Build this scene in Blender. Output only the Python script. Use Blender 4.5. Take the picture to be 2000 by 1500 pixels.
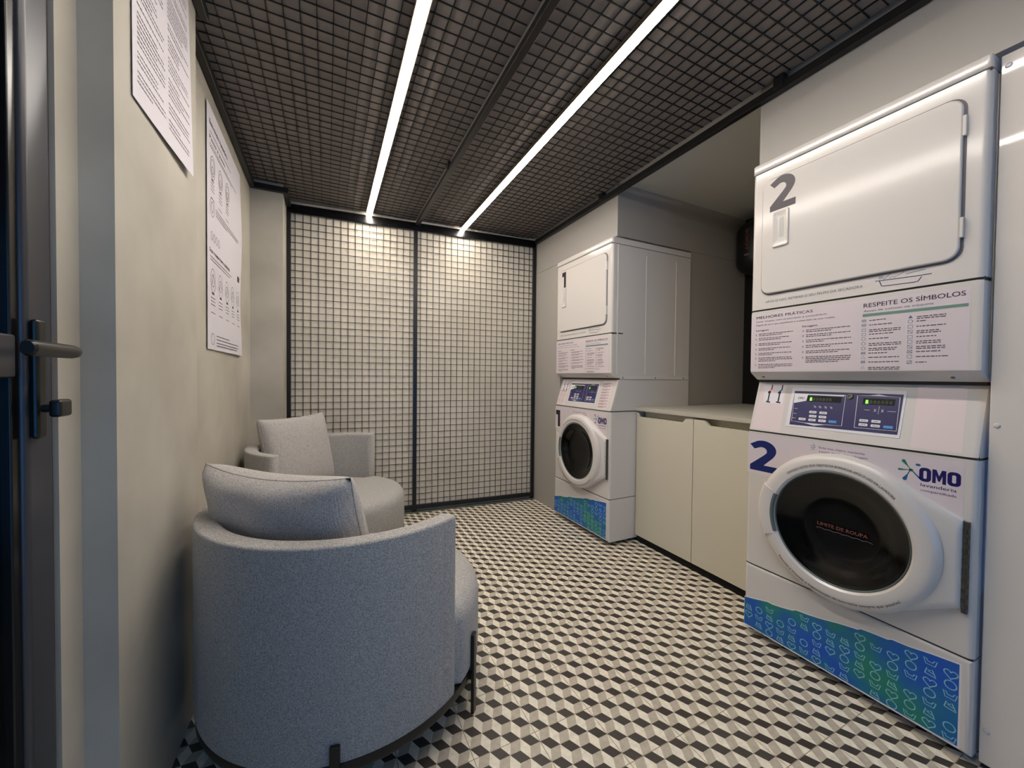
import bpy, bmesh, math, random
from mathutils import Vector, Matrix
PI = math.pi
C = bpy.context.scene.collection
for o in list(bpy.data.objects): bpy.data.objects.remove(o)

# ------------------------------------------------------------ camera
def rad(d): return d * PI / 180
CAM_H = 1.137
yaw, pit, rol = rad(25.80), rad(-1.064), rad(0.582)
F = Vector((math.sin(yaw)*math.cos(pit), math.cos(yaw)*math.cos(pit), math.sin(pit)))
R0 = Vector((math.cos(yaw), -math.sin(yaw), 0)); U0 = R0.cross(F)
RR = R0*math.cos(rol) + U0*math.sin(rol); UU = -R0*math.sin(rol) + U0*math.cos(rol)
cd = bpy.data.cameras.new('camera'); cam = bpy.data.objects.new('camera', cd); C.objects.link(cam)
cam.matrix_world = Matrix(((RR.x, UU.x, -F.x, 0), (RR.y, UU.y, -F.y, 0), (RR.z, UU.z, -F.z, CAM_H), (0, 0, 0, 1)))
cd.sensor_width = 36; cd.lens = 749.87/2000*36; cd.clip_start = 0.02
sc = bpy.context.scene; sc.camera = cam
# ------------------------------------------------------------ world, exposure
w = bpy.data.worlds.new('world'); sc.world = w; w.use_nodes = True
bg = w.node_tree.nodes['Background']; bg.inputs[0].default_value = (0.16, 0.38, 1.0, 1); bg.inputs[1].default_value = 0.4
sc.view_settings.view_transform = 'Standard'; sc.view_settings.look = 'None'
sc.view_settings.gamma = 1; sc.view_settings.use_curve_mapping = False
sc.view_settings.exposure = 0.64
LED_STRENGTH = 37.0
LED_COLOR = (1.0, 0.925, 0.835)
# added area lamp for the cool light from behind the camera, source unseen
def area_light(name, loc, rot, sx, sy, power, color):
    l = bpy.data.lights.new(name, 'AREA'); l.shape = 'RECTANGLE'; l.size = sx; l.size_y = sy
    l.energy = power; l.color = color
    o = bpy.data.objects.new(name, l); C.objects.link(o); o.location = loc; o.rotation_euler = rot
    return o
area_light('added_cool_light', (0.3, -1.70, 1.05), (rad(90), 0, 0), 1.2, 1.9, 5.8, (0.03, 0.44, 1.0))

# ------------------------------------------------------------ helpers
def lin(c):
    c = c/255.0
    return c/12.92 if c <= 0.04045 else ((c+0.055)/1.055)**2.4
def srgb(r, g, b): return (lin(r), lin(g), lin(b), 1)
def mat(name, col, rough=0.5, metal=0.0, coat=0.0, noise=None, bump=None, emit=None, spec=None, coatr=0.1):
    m = bpy.data.materials.new(name); m.use_nodes = True
    nt = m.node_tree; b = nt.nodes['Principled BSDF']
    b.inputs['Base Color'].default_value = col; b.inputs['Roughness'].default_value = rough
    b.inputs['Metallic'].default_value = metal; b.inputs['Coat Weight'].default_value = coat
    b.inputs['Coat Roughness'].default_value = coatr
    if spec is not None: b.inputs['Specular IOR Level'].default_value = spec
    tc = nt.nodes.new('ShaderNodeTexCoord')
    if noise:                                   # (scale, amount, detail, second colour)
        n = nt.nodes.new('ShaderNodeTexNoise'); n.inputs['Scale'].default_value = noise[0]; n.inputs['Detail'].default_value = noise[2]
        mp = nt.nodes.new('ShaderNodeMapping'); mp.inputs['Scale'].default_value = noise[4] if len(noise) > 4 else (1, 1, 1)
        nt.links.new(tc.outputs['Object'], mp.inputs[0]); nt.links.new(mp.outputs[0], n.inputs['Vector'])
        r = nt.nodes.new('ShaderNodeValToRGB'); r.color_ramp.elements[0].position = 0.5-noise[1]; r.color_ramp.elements[1].position = 0.5+noise[1]
        r.color_ramp.elements[0].color = noise[3]; r.color_ramp.elements[1].color = col
        nt.links.new(n.outputs['Fac'], r.inputs[0]); nt.links.new(r.outputs[0], b.inputs['Base Color'])
    if bump:                                    # (scale, strength, distance)
        n = nt.nodes.new('ShaderNodeTexNoise'); n.inputs['Scale'].default_value = bump[0]; n.inputs['Detail'].default_value = 4
        mp = nt.nodes.new('ShaderNodeMapping'); mp.inputs['Scale'].default_value = bump[3] if len(bump) > 3 else (1, 1, 1)
        nt.links.new(tc.outputs['Object'], mp.inputs[0]); nt.links.new(mp.outputs[0], n.inputs['Vector'])
        bp = nt.nodes.new('ShaderNodeBump'); bp.inputs['Strength'].default_value = bump[1]; bp.inputs['Distance'].default_value = bump[2]
        nt.links.new(n.outputs['Fac'], bp.inputs['Height']); nt.links.new(bp.outputs[0], b.inputs['Normal'])
    if emit:
        b.inputs['Emission Color'].default_value = emit[0]; b.inputs['Emission Strength'].default_value = emit[1]
    return m
def obj(name, bm, m, parent=None, smooth=True, angle=35):
    bmesh.ops.recalc_face_normals(bm, faces=bm.faces)
    me = bpy.data.meshes.new(name); bm.to_mesh(me); bm.free()
    if smooth:
        for p in me.polygons: p.use_smooth = True
        me.set_sharp_from_angle(angle=rad(angle))
    for mm in (m if isinstance(m, (list, tuple)) else [m]): me.materials.append(mm)
    o = bpy.data.objects.new(name, me); C.objects.link(o)
    if smooth and angle <= 36:
        wnm = o.modifiers.new('weighted_normal', 'WEIGHTED_NORMAL'); wnm.keep_sharp = True; wnm.weight = 100
    if parent: o.parent = parent
    return o
def tag(o, label, cat, group=None):
    o['label'] = label; o['category'] = cat
    if group: o['group'] = group
    return o
def thing(name, label, cat, loc=(0, 0, 0), rz=0, group=None):
    o = bpy.data.objects.new(name, None); C.objects.link(o); o.location = loc; o.rotation_euler = (0, 0, rz)
    o.empty_display_size = 0.1
    return tag(o, label, cat, group)
def struct(name, bm, m, parent=None, **k):
    o = obj(name, bm, m, parent, **k)
    if not parent: o['kind'] = 'structure'
    return o
def nb(): return bmesh.new()
def box(bm, x0, x1, y0, y1, z0, z1, r=0.0, seg=2, only=None):
    vs = [bm.verts.new((x, y, z)) for x in (x0, x1) for y in (y0, y1) for z in (z0, z1)]
    fs = [(0, 1, 3, 2), (4, 6, 7, 5), (0, 4, 5, 1), (2, 3, 7, 6), (0, 2, 6, 4), (1, 5, 7, 3)]
    fl = [bm.faces.new([vs[i] for i in f]) for f in fs]
    if r > 0:
        es = set(e for f in fl for e in f.edges)
        if only: es = [e for e in es if only((e.verts[0].co+e.verts[1].co)/2, e.verts[1].co-e.verts[0].co)]
        bmesh.ops.bevel(bm, geom=list(es), offset=r, segments=seg, affect='EDGES', profile=0.5)
    return bm
def rrect(p0, p1, q0, q1, r, n=6):
    r = max(r, 1e-4); out = []
    for cx, cy, a in ((p1-r, q1-r, 0), (p0+r, q1-r, 90), (p0+r, q0+r, 180), (p1-r, q0+r, 270)):
        for i in range(n+1):
            t = rad(a+90*i/n); out.append((cx+r*math.cos(t), cy+r*math.sin(t)))
    return out
def loft(bm, rings, cap0=True, cap1=True, closed=True):
    rv = [[bm.verts.new(p) for p in r] for r in rings]
    n = len(rv[0])
    for a, b in zip(rv[:-1], rv[1:]):
        for i in range(n if closed else n-1):
            j = (i+1) % n
            try: bm.faces.new((a[i], a[j], b[j], b[i]))
            except ValueError: pass
    if cap0: bm.faces.new(rv[0])
    if cap1: bm.faces.new(rv[-1])
    return rv
# machine-front mapping: (u, z) on plane, h out towards the room (local -x)
def MF(u, z, h=0): return Vector((-h, u, z))
def plate(bm, fn, h0, h1, b=0.003, M=MF, seg=3, cap0=True):
    """fn(inset)-> outline; extruded from h0 to h1 with a rounded front edge b"""
    rings = [[M(p, q, h0) for p, q in fn(0)]]
    for i in range(seg+1):
        t = PI/2*i/seg
        rings.append([M(p, q, h1-b+b*math.sin(t)) for p, q in fn(b*(1-math.cos(t)))])
    loft(bm, rings, cap0=cap0)
def flat(bm, pts, h, M=MF):
    return bm.faces.new([bm.verts.new(M(p, q, h)) for p, q in pts])
def lathe(bm, prof, centre, axis, n=48, a0=0, a1=360, capends=False):
    """prof: list of (radius, height along axis)"""
    axis = Vector(axis).normalized(); ref = Vector((0, 0, 1)) if abs(axis.z) < 0.9 else Vector((1, 0, 0))
    e1 = axis.cross(ref).normalized(); e2 = axis.cross(e1)
    full = abs(a1-a0-360) < 1e-6
    N = n if full else n+1; rings = []
    for i in range(N):
        t = rad(a0+(a1-a0)*i/n); d = e1*math.cos(t)+e2*math.sin(t)
        rings.append([bm.verts.new(Vector(centre)+d*r+axis*h) for r, h in prof])
    for i in range(n):
        a = rings[i]; b = rings[(i+1) % N]
        for j in range(len(prof)-1):
            try: bm.faces.new((a[j], b[j], b[j+1], a[j+1]))
            except ValueError: pass
    bmesh.ops.remove_doubles(bm, verts=bm.verts, dist=1e-6)
def tube(bm, pts, r, n=8, caps=True):
    pts = [Vector(p) for p in pts]; rings = []
    for i, p in enumerate(pts):
        d = (pts[min(i+1, len(pts)-1)]-pts[max(i-1, 0)]).normalized()
        ref = Vector((0, 0, 1)) if abs(d.z) < 0.9 else Vector((1, 0, 0))
        a = d.cross(ref).normalized(); b = d.cross(a)
        rings.append([p+(a*math.cos(2*PI*k/n)+b*math.sin(2*PI*k/n))*r for k in range(n)])
    loft(bm, rings, cap0=caps, cap1=caps)
def ribbon(bm, pts, wd, h, M=MF, closed=False):
    """flat line of width wd through 2-D points"""
    n = len(pts); L = []; Rr = []
    for i in range(n):
        a = pts[(i-1) % n] if closed or i > 0 else pts[i]; b = pts[(i+1) % n] if closed or i < n-1 else pts[i]
        dx, dy = b[0]-a[0], b[1]-a[1]; l = math.hypot(dx, dy) or 1
        nx, ny = -dy/l*wd/2, dx/l*wd/2
        L.append(bm.verts.new(M(pts[i][0]+nx, pts[i][1]+ny, h))); Rr.append(bm.verts.new(M(pts[i][0]-nx, pts[i][1]-ny, h)))
    for i in range(n if closed else n-1):
        j = (i+1) % n; bm.faces.new((L[i], L[j], Rr[j], Rr[i]))
# ---- text geometry
_tc = {}
def text_raw(s, bold=0.0):
    k = (s, bold)
    if k in _tc: return _tc[k]
    cu = bpy.data.curves.new('t', 'FONT'); cu.body = s; cu.size = 1; cu.offset = bold; cu.resolution_u = 3
    o = bpy.data.objects.new('t', cu); C.objects.link(o)
    bpy.context.view_layer.update()
    dg = bpy.context.evaluated_depsgraph_get(); me = bpy.data.meshes.new_from_object(o.evaluated_get(dg))
    vs = [(v.co.x, v.co.y) for v in me.vertices]; fs = [tuple(p.vertices) for p in me.polygons]
    bpy.data.objects.remove(o); bpy.data.curves.remove(cu); bpy.data.meshes.remove(me)
    _tc[k] = (vs, fs); return _tc[k]
def text(bm, s, p0, p1, q0, cap, h, M=MF, bold=0.0, sgn=-1):
    """text from p0 (reading start) to p1 (reading end), baseline q0, capital height cap"""
    vs, fs = text_raw(s)
    if not vs: return
    if bold:                      # heavier strokes: the line printed again a hair to each side
        e = bold*0.55*cap/0.73
        for k_, (ex, ez) in enumerate(((e, 0), (-e, 0), (0, e*0.8), (0, -e*0.8))): text(bm, s, p0+ex, p1+ex, q0+ez, cap, h-0.00005*(k_+1), M)
    x0 = min(v[0] for v in vs); x1 = max(v[0] for v in vs); k = (p1-p0)/(x1-x0); kc = cap/0.73
    vv = [bm.verts.new(M(p0+(x-x0)*k, q0+y*kc, h)) for x, y in vs]
    for f in fs:
        try: bm.faces.new([vv[i] for i in f])
        except ValueError: pass
def arc_text(bm, s, cu, cz, R, a_start, a_end, cap, h, bold=0.0, flip=False, M=MF):
    """text along a circle, angles in degrees measured as seen (0 = right, 90 = top); u grows to the left"""
    vs, fs = text_raw(s); x0 = min(v[0] for v in vs); x1 = max(v[0] for v in vs); kc = cap/0.73; vv = []
    if bold:
        da = bold*60*cap
        for k_, e in enumerate((da, -da)): arc_text(bm, s, cu, cz, R, a_start+e, a_end+e, cap, h-0.00006*(k_+1), 0.0, flip, M)
    for x, y in vs:
        t = rad(a_start+(a_end-a_start)*(x-x0)/(x1-x0)); r = R+(-y if flip else y)*kc
        vv.append(bm.verts.new(M(cu-r*math.cos(t), cz+r*math.sin(t), ring_h(r)+h)))
    for f in fs:
        try: bm.faces.new([vv[i] for i in f])
        except ValueError: pass
RING = [(0.206, 0.032), (0.208, 0.043), (0.215, 0.049), (0.232, 0.0505), (0.250, 0.048), (0.262, 0.043), (0.272, 0.030)]
def ring_h(r):
    for (a, ha), (b_, hb_) in zip(RING[:-1], RING[1:]):
        if a <= r <= b_: return ha+(hb_-ha)*(r-a)/(b_-a)
    return RING[0][1]
def greek(bm, rnd, p0, p1, q, hgt, h, M=MF, sgn=-1):
    """one line of tiny unreadable print as word-length dashes"""
    x = p0; d = 1 if p1 > p0 else -1
    while (p1-x)*d > 0.003:
        wd = rnd.uniform(1.2, 4.5)*hgt
        e = x+d*wd
        if (p1-e)*d < 0: e = p1
        flat(bm, [(x, q), (e, q), (e, q+hgt), (x, q+hgt)], h, M)
        x = e+d*hgt*0.7

def tpart(name, parent, m, s, p0, p1, q0, cap, h, M=MF, bold=0.0):
    bm = nb(); text(bm, s, p0, p1, q0, cap, h, M, bold); return obj(name, bm, m, parent, smooth=False)
# ------------------------------------------------------------ materials
M_cement = mat('cement', srgb(192, 186, 172), 0.62, noise=(2.6, 0.22, 7, srgb(163, 156, 143)), bump=(30, 0.12, 0.004))
M_cement2 = mat('cement_lit', srgb(224, 214, 196), 0.62, noise=(2.6, 0.22, 7, srgb(206, 196, 178)))  # same cement lightened, painting extra light onto the rear wall
M_lam = mat('laminate', srgb(168, 163, 156), 0.42)
M_gloss = mat('gloss_laminate', srgb(226, 217, 208), 0.05)
M_ceil = mat('ceiling_paint', srgb(205, 203, 196), 0.7)
M_board = mat('ceiling_board', srgb(136, 127, 121), 0.85, noise=(14, 0.3, 3, srgb(125, 117, 111)))
M_black = mat('black_metal', srgb(17, 16, 16), 0.38)
M_blackg = mat('black_gloss_metal', srgb(14, 13, 13), 0.22)
M_dark = mat('dark_recess', srgb(9, 9, 9), 0.9)  # near-black that paints the dark outside, recess void and toe gap
M_white = mat('enamel', srgb(214, 208, 203), 0.14, bump=(380, 0.04, 0.0004))
M_whiteS = mat('enamel_side', srgb(214, 212, 202), 0.33, bump=(300, 0.06, 0.0005))
M_sticker = mat('vinyl_label', srgb(216, 204, 208), 0.4)
M_ink = mat('ink', srgb(38, 28, 48), 0.5)
M_inkg = mat('ink_grey', srgb(98, 84, 96), 0.5)
M_teal = mat('ink_teal', srgb(78, 108, 128), 0.5)
M_green = mat('ink_green', srgb(108, 142, 130), 0.5)
M_navy = mat('navy', srgb(6, 30, 98), 0.4)
M_digit = mat('digit_grey', srgb(72, 64, 72), 0.45)
M_digitb = mat('digit_black', srgb(28, 18, 26), 0.45)
M_omo = mat('logo_navy', srgb(22, 16, 92), 0.4)
M_lgreen = mat('logo_green', srgb(36, 120, 96), 0.4)
M_lblue = mat('logo_blue', srgb(26, 88, 132), 0.4)
M_hollow = mat('hollow_shade', srgb(186, 186, 184), 0.5)
M_seam = mat('seam', srgb(62, 58, 52), 0.7)
M_gasket = mat('gasket', srgb(92, 88, 92), 0.5)
M_chrome = mat('steel_hinge', srgb(96, 94, 88), 0.35, metal=0.7)
M_glass = mat('porthole_glass', srgb(10, 10, 10), 0.06, coat=0.6)
M_drum = mat('porthole_bowl', srgb(8, 8, 8), 0.13, coat=0.2, spec=0.35)
M_rubber = mat('grey_rubber', srgb(90, 100, 98), 0.4)
M_red = mat('red_print', srgb(138, 76, 66), 0.6)
M_cpan = mat('panel_navy', srgb(48, 46, 92), 0.3)
M_paper = mat('paper', srgb(212, 206, 212), 0.6)
M_pink = mat('pink_label', srgb(222, 205, 205), 0.45)
M_disp = mat('display', srgb(20, 26, 24), 0.2)
M_seg = mat('segment_dim', srgb(66, 76, 48), 0.4)
M_lit = mat('segment_lit', srgb(60, 160, 30), 0.4, emit=((0.25, 1, 0.08, 1), 1.2))
M_redl = mat('red_lamp', srgb(220, 60, 60), 0.4, emit=((1, 0.15, 0.15, 1), 0.8))
M_btn = mat('button_white', srgb(225, 222, 226), 0.35)
M_btnb = mat('button_blue', srgb(80, 150, 215), 0.35)
M_cab = mat('cabinet_laminate', srgb(206, 199, 181), 0.5)
M_top = mat('worktop_laminate', srgb(186, 181, 168), 0.45)
M_door = mat('door_aluminium', srgb(70, 70, 74), 0.3, metal=0.35)
M_handle = mat('handle_black', srgb(26, 26, 22), 0.3)
M_led = mat('led_diffuser', (1, 1, 1, 1), 0.5, emit=((*LED_COLOR, 1), LED_STRENGTH))
M_alu = mat('aluminium', srgb(150, 135, 115), 0.35, metal=0.8)
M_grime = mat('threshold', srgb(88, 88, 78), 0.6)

def fabric(name, c1, c2, rib=False):
    m = mat(name, c1, 0.92, noise=(300, 0.16, 2, c2), bump=(500, 0.6, 0.0015), spec=0.2)
    b = m.node_tree.nodes['Principled BSDF']; b.inputs['Sheen Weight'].default_value = 0.12; b.inputs['Sheen Roughness'].default_value = 0.5
    if rib:
        nt = m.node_tree; tc = nt.nodes.new('ShaderNodeTexCoord'); wv = nt.nodes.new('ShaderNodeTexWave')
        wv.inputs['Scale'].default_value = 55; wv.inputs['Distortion'].default_value = 1.6; wv.bands_direction = 'X'
        wv.inputs['Detail'].default_value = 2; wv.inputs['Detail Scale'].default_value = 4
        nt.links.new(tc.outputs['Object'], wv.inputs['Vector'])
        bp = nt.nodes.new('ShaderNodeBump'); bp.inputs['Strength'].default_value = 0.3; bp.inputs['Distance'].default_value = 0.002
        old = [n for n in nt.nodes if n.type == 'BUMP' and n != bp][0]
        nt.links.new(wv.outputs['Fac'], bp.inputs['Height']); nt.links.new(old.outputs[0], bp.inputs['Normal'])
        nt.links.new(bp.outputs[0], b.inputs['Normal'])
    return m
M_fab = fabric('upholstery', srgb(192, 188, 182), srgb(140, 138, 137))
M_cush = fabric('cushion_fabric', srgb(200, 194, 188), srgb(152, 148, 146), rib=True)

# floor: hydraulic tiles with the tumbling-block pattern
def floor_material():
    m = bpy.data.materials.new('patterned_tile'); m.use_nodes = True; nt = m.node_tree; N = nt.nodes; L = nt.links
    b = N['Principled BSDF']
    def mt(op, a, c=None, clamp=False):
        n = N.new('ShaderNodeMath'); n.operation = op; n.use_clamp = clamp
        for i, v in enumerate((a, c)):
            if v is None: continue
            if isinstance(v, (int, float)): n.inputs[i].default_value = v
            else: L.new(v, n.inputs[i])
        return n.outputs[0]
    tc = N.new('ShaderNodeTexCoord'); sp = N.new('ShaderNodeSeparateXYZ'); L.new(tc.outputs['Object'], sp.inputs[0])
    T = 0.2065
    U = mt('DIVIDE', mt('SUBTRACT', sp.outputs[0], 0.602), T); V = mt('DIVIDE', mt('SUBTRACT', sp.outputs[1], 0.845), T)
    U = mt('ADD', U, 40.0); V = mt('ADD', V, 40.0)
    a = mt('MULTIPLY', U, 4.0)
    bb = mt('ADD', mt('MULTIPLY', mt('SUBTRACT', V, 1/6), 3.0), mt('MULTIPLY', a, 0.5))
    fa = mt('FRACT', a); fb = mt('FRACT', bb)
    gt = mt('GREATER_THAN', fa, fb)
    def mix(t, x, y):   # t?x:y
        return mt('ADD', mt('MULTIPLY', t, x), mt('MULTIPLY', mt('SUBTRACT', 1.0, t), y))
    m1 = mix(gt, fb, mt('SUBTRACT', 1.0, fb))          # dark
    m2 = mix(gt, mt('SUBTRACT', 1.0, fa), fa)          # cream
    m3 = mt('ABSOLUTE', mt('SUBTRACT', fa, fb))        # grey beige
    dark = mt('MULTIPLY', mt('LESS_THAN', m1, m2), mt('LESS_THAN', m1, m3))
    cream = mt('MULTIPLY', mt('LESS_THAN', m2, m1), mt('LESS_THAN', m2, m3))
    # per tile tint
    wn = N.new('ShaderNodeTexWhiteNoise'); wn.noise_dimensions = '2D'
    cv = N.new('ShaderNodeCombineXYZ'); L.new(mt('FLOOR', U), cv.inputs[0]); L.new(mt('FLOOR', V), cv.inputs[1]); L.new(cv.outputs[0], wn.inputs['Vector'])
    no = N.new('ShaderNodeTexNoise'); no.inputs['Scale'].default_value = 60; no.inputs['Detail'].default_value = 5; L.new(tc.outputs['Object'], no.inputs['Vector'])
    def rgb(c):
        n = N.new('ShaderNodeRGB'); n.outputs[0].default_value = c; return n.outputs[0]
    def cm(f, c1, c2, bt='MIX'):
        n = N.new('ShaderNodeMix'); n.data_type = 'RGBA'; n.blend_type = bt
        if isinstance(f, (int, float)): n.inputs[0].default_value = f
        else: L.new(f, n.inputs[0])
        L.new(c1, n.inputs[6]); L.new(c2, n.inputs[7]); return n.outputs[2]
    col = cm(cream, rgb(srgb(194, 183, 164)), rgb(srgb(242, 233, 214)))
    darkc = cm(wn.outputs['Value'], rgb(srgb(58, 48, 42)), rgb(srgb(70, 64, 58)))
    col = cm(dark, col, darkc)
    # grout lines between tiles and fine joints between the blocks
    fu = mt('FRACT', U); fv = mt('FRACT', V)
    du = mt('MINIMUM', fu, mt('SUBTRACT', 1.0, fu)); dv = mt('MINIMUM', fv, mt('SUBTRACT', 1.0, fv))
    gr = mt('LESS_THAN', mt('MINIMUM', du, dv), 0.0052)
    col = cm(gr, col, rgb(srgb(150, 136, 112)))
    vr = N.new('ShaderNodeMapRange'); L.new(no.outputs['Fac'], vr.inputs[0]); vr.inputs[1].default_value = 0.3; vr.inputs[2].default_value = 0.7
    vr.inputs[3].default_value = 0.84; vr.inputs[4].default_value = 1.06
    g = N.new('ShaderNodeCombineColor'); [L.new(vr.outputs[0], g.inputs[i]) for i in range(3)]
    col = cm(1.0, col, g.outputs[0], 'MULTIPLY')
    L.new(col, b.inputs['Base Color'])
    b.inputs['Roughness'].default_value = 0.48
    bp = N.new('ShaderNodeBump'); bp.inputs['Strength'].default_value = 0.25; bp.inputs['Distance'].default_value = 0.001
    L.new(mt('SUBTRACT', no.outputs['Fac'], mt('MULTIPLY', gr, 1.0)), bp.inputs['Height']); L.new(bp.outputs[0], b.inputs['Normal'])
    return m
M_floor = floor_material()

# ------------------------------------------------------------ room shell
XR = 1.755; ZC = 2.442; YB = -1.75
def sbox(name, x0, x1, y0, y1, z0, z1, m, parent=None, r=0):
    return struct(name, box(nb(), x0, x1, y0, y1, z0, z1, r), m, parent, smooth=False)
sbox('floor', -1.3, 3.2, YB, 3.6, -0.1, 0.0, M_floor)
sbox('ceiling', -1.3, 3.2, YB, 3.6, ZC, ZC+0.1, M_ceil)
# left wall with door opening (y -0.25..1.02) and a shallow pillar
sbox('wall_left', -0.60, -0.455, 1.022, 3.045, 0, ZC, M_cement)
sbox('wall_left_pillar', -0.456, -0.400, 1.095, 1.660, 0, ZC, M_cement)
sbox('wall_left_rear', -0.60, -0.455, YB, -0.42, 0, ZC, M_cement)
sbox('wall_left_header', -0.60, -0.455, -0.42, 1.022, 2.26, ZC, M_cement)
bm = nb(); box(bm, -1.3, -1.22, YB, 3.6, 0, ZC); box(bm, -1.22, -0.6, YB-0.1, YB, 0, ZC); box(bm, -1.22, -0.6, 3.5, 3.6, 0, ZC)
struct('exterior_dark_backing', bm, M_dark, smooth=False)  # black backing added for the dark outside, blocks the world light
sbox('wall_left_return', -0.60, -0.266, 3.045, 3.46, 0, ZC, M_cement)
# rear wall, turned four degrees from square
AX = Vector((-0.266, 3.314, 0)); BX = Vector((1.757, 3.158, 0)); EX = (BX-AX).normalized(); NY = Vector((-EX.y, EX.x, 0)) # NY away from room
LENB = (BX-AX).length
def bk(s, z, d): return AX+EX*s+NY*d+Vector((0, 0, z))
def bkbox(bm, s0, s1, z0, z1, d0, d1, r=0):
    vs = [bm.verts.new(bk(s, z, d)) for s in (s0, s1) for d in (d0, d1) for z in (z0, z1)]
    fl = [bm.faces.new([vs[i] for i in f]) for f in ((0, 1, 3, 2), (4, 6, 7, 5), (0, 4, 5, 1), (2, 3, 7, 6), (0, 2, 6, 4), (1, 5, 7, 3))]
    if r: bmesh.ops.bevel(bm, geom=list(set(e for f in fl for e in f.edges)), offset=r, segments=2, affect='EDGES')
bm = nb(); bkbox(bm, -0.02, LENB+0.03, 0, ZC, 0.001, 0.15); struct('wall_back', bm, M_cement2, smooth=False)
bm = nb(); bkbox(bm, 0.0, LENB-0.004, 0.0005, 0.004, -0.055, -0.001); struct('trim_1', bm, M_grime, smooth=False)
# right side: short wall left of machine 1, soffits, near wall
Y2N, Y2F, Y1N, Y1F = 0.407, 1.090, 2.020, 2.703
bm = nb(); box(bm, XR, XR+0.06, Y1F+0.004, 3.18, 0, 2.088); box(bm, XR, XR+0.06, Y1F+0.004, 3.18, 2.092, ZC); box(bm, XR+0.004, XR+0.06, Y1F+0.004, 3.18, 2.088, 2.092)
box(bm, XR, XR+0.06, Y1N+0.01, Y1F+0.004, 2.092, ZC)
box(bm, XR+0.06, 3.10, Y1N+0.01, Y1N+0.05, 2.092, ZC); box(bm, 2.46, 3.10, Y1N+0.01, Y1N+0.05, 0, 2.088); box(bm, 2.46, 3.10, Y1N+0.013, Y1N+0.05, 2.088, 2.092)
struct('wall_right', bm, M_lam, smooth=False)
bm = nb(); box(bm, XR, XR+0.06, YB, Y2F+0.002, 2.092, ZC); box(bm, XR+0.06, 3.10, Y2F-0.04, Y2F+0.002, 2.092, ZC); box(bm, 2.46, 3.1, Y2F-0.04, Y2F+0.002, 0, 2.092)
struct('wall_right_soffit', bm, M_lam, smooth=False)
bm = nb(); box(bm, 1.742, 1.80, YB, Y2N-0.007, 0.012, 2.069, 0.0015, 1)
wr = struct('wall_right_panel', bm, M_gloss, smooth=False)
for z in (2.035, 1.010, 0.112):
    bm = nb(); lathe(bm, [(0.0, 0.004), (0.0045, 0.0035), (0.0075, 0)], (1.742, 0.386, z), (-1, 0, 0), 16); s = obj('screw_cap', bm, M_white, wr)
sbox('recess_void_backing', 3.10, 3.2, Y2F-0.3, 3.2, 0, ZC, M_dark)  # black panel added to stand in for the unlit void behind
# unseen front wall behind the camera, its window added to let blue light in
bm = nb(); box(bm, -0.6, -0.2, YB-0.1, YB, 0, ZC); box(bm, 1.45, 1.8, YB-0.1, YB, 0, ZC); box(bm, -0.2, 1.45, YB-0.1, YB, 2.1, ZC); box(bm, -0.2, 1.45, YB-0.1, YB, 0, 0.1)
struct('wall_front', bm, M_cement, smooth=False)
bm = nb()
for a0, a1, b0, b1 in ((-0.2, -0.15, 0.1, 2.1), (1.40, 1.45, 0.1, 2.1), (0.60, 0.65, 0.1, 2.1), (-0.2, 1.45, 0.1, 0.15), (-0.2, 1.45, 2.05, 2.1)):
    box(bm, a0, a1, YB-0.07, YB-0.02, b0, b1)
struct('window_1', bm, M_black, smooth=False)

# ------------------------------------------------------------ glazed door on the left
d1 = bpy.data.objects.new('door_1', None); C.objects.link(d1); d1['kind'] = 'structure'
d1.location = (-0.455, -0.4, 0)
dx, dy = 0.455, 0.4
def dbox(name, x0, x1, y0, y1, z0, z1, m, r=0.003, parent=None, seg=3):
    return obj(name, box(nb(), x0+dx, x1+dx, y0+dy, y1+dy, z0, z1, r, seg), m, parent or d1)
dbox('stile', -0.50, -0.455, 0.938, 1.010, 0.01, 2.20, M_door, 0.010, seg=5)
dbox('stile', -0.50, -0.455, -0.41, -0.335, 0.01, 2.20, M_door, 0.008)
dbox('jamb', -0.52, -0.462, 1.010, 1.0215, 0, 2.26, M_door, 0.002)
dbox('rail', -0.497, -0.458, -0.335, 0.922, 1.127, 1.198, M_door, 0.004)
dbox('rail', -0.50, -0.455, -0.335, 0.938, 2.12, 2.20, M_door, 0.006)
dbox('rail', -0.50, -0.455, -0.335, 0.938, 0.01, 0.10, M_door, 0.006)
dbox('glazing_gasket', -0.492, -0.463, 0.918, 0.938, 0.10, 2.12, M_blackg, 0.003)
m = bpy.data.materials.new('door_glass'); m.use_nodes = True; nt = m.node_tree
nt.nodes.remove(nt.nodes['Principled BSDF']); go = nt.nodes.new('ShaderNodeBsdfGlossy'); go.inputs['Roughness'].default_value = 0.01; go.inputs['Color'].default_value = (1, 1, 1, 1)
tr = nt.nodes.new('ShaderNodeBsdfTransparent'); tr.inputs['Color'].default_value = (0.55, 0.57, 0.58, 1); fr = nt.nodes.new('ShaderNodeFresnel'); fr.inputs['IOR'].default_value = 1.9
mx = nt.nodes.new('ShaderNodeMixShader'); nt.links.new(fr.outputs[0], mx.inputs[0]); nt.links.new(tr.outputs[0], mx.inputs[1]); nt.links.new(go.outputs[0], mx.inputs[2])
nt.links.new(mx.outputs[0], nt.nodes['Material Output'].inputs[0])
bm = nb(); box(bm, -0.481+dx, -0.475+dx, -0.335+dy, 0.92+dy, 0.10, 2.12); obj('glass_pane', bm, m, d1, smooth=False)
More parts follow.
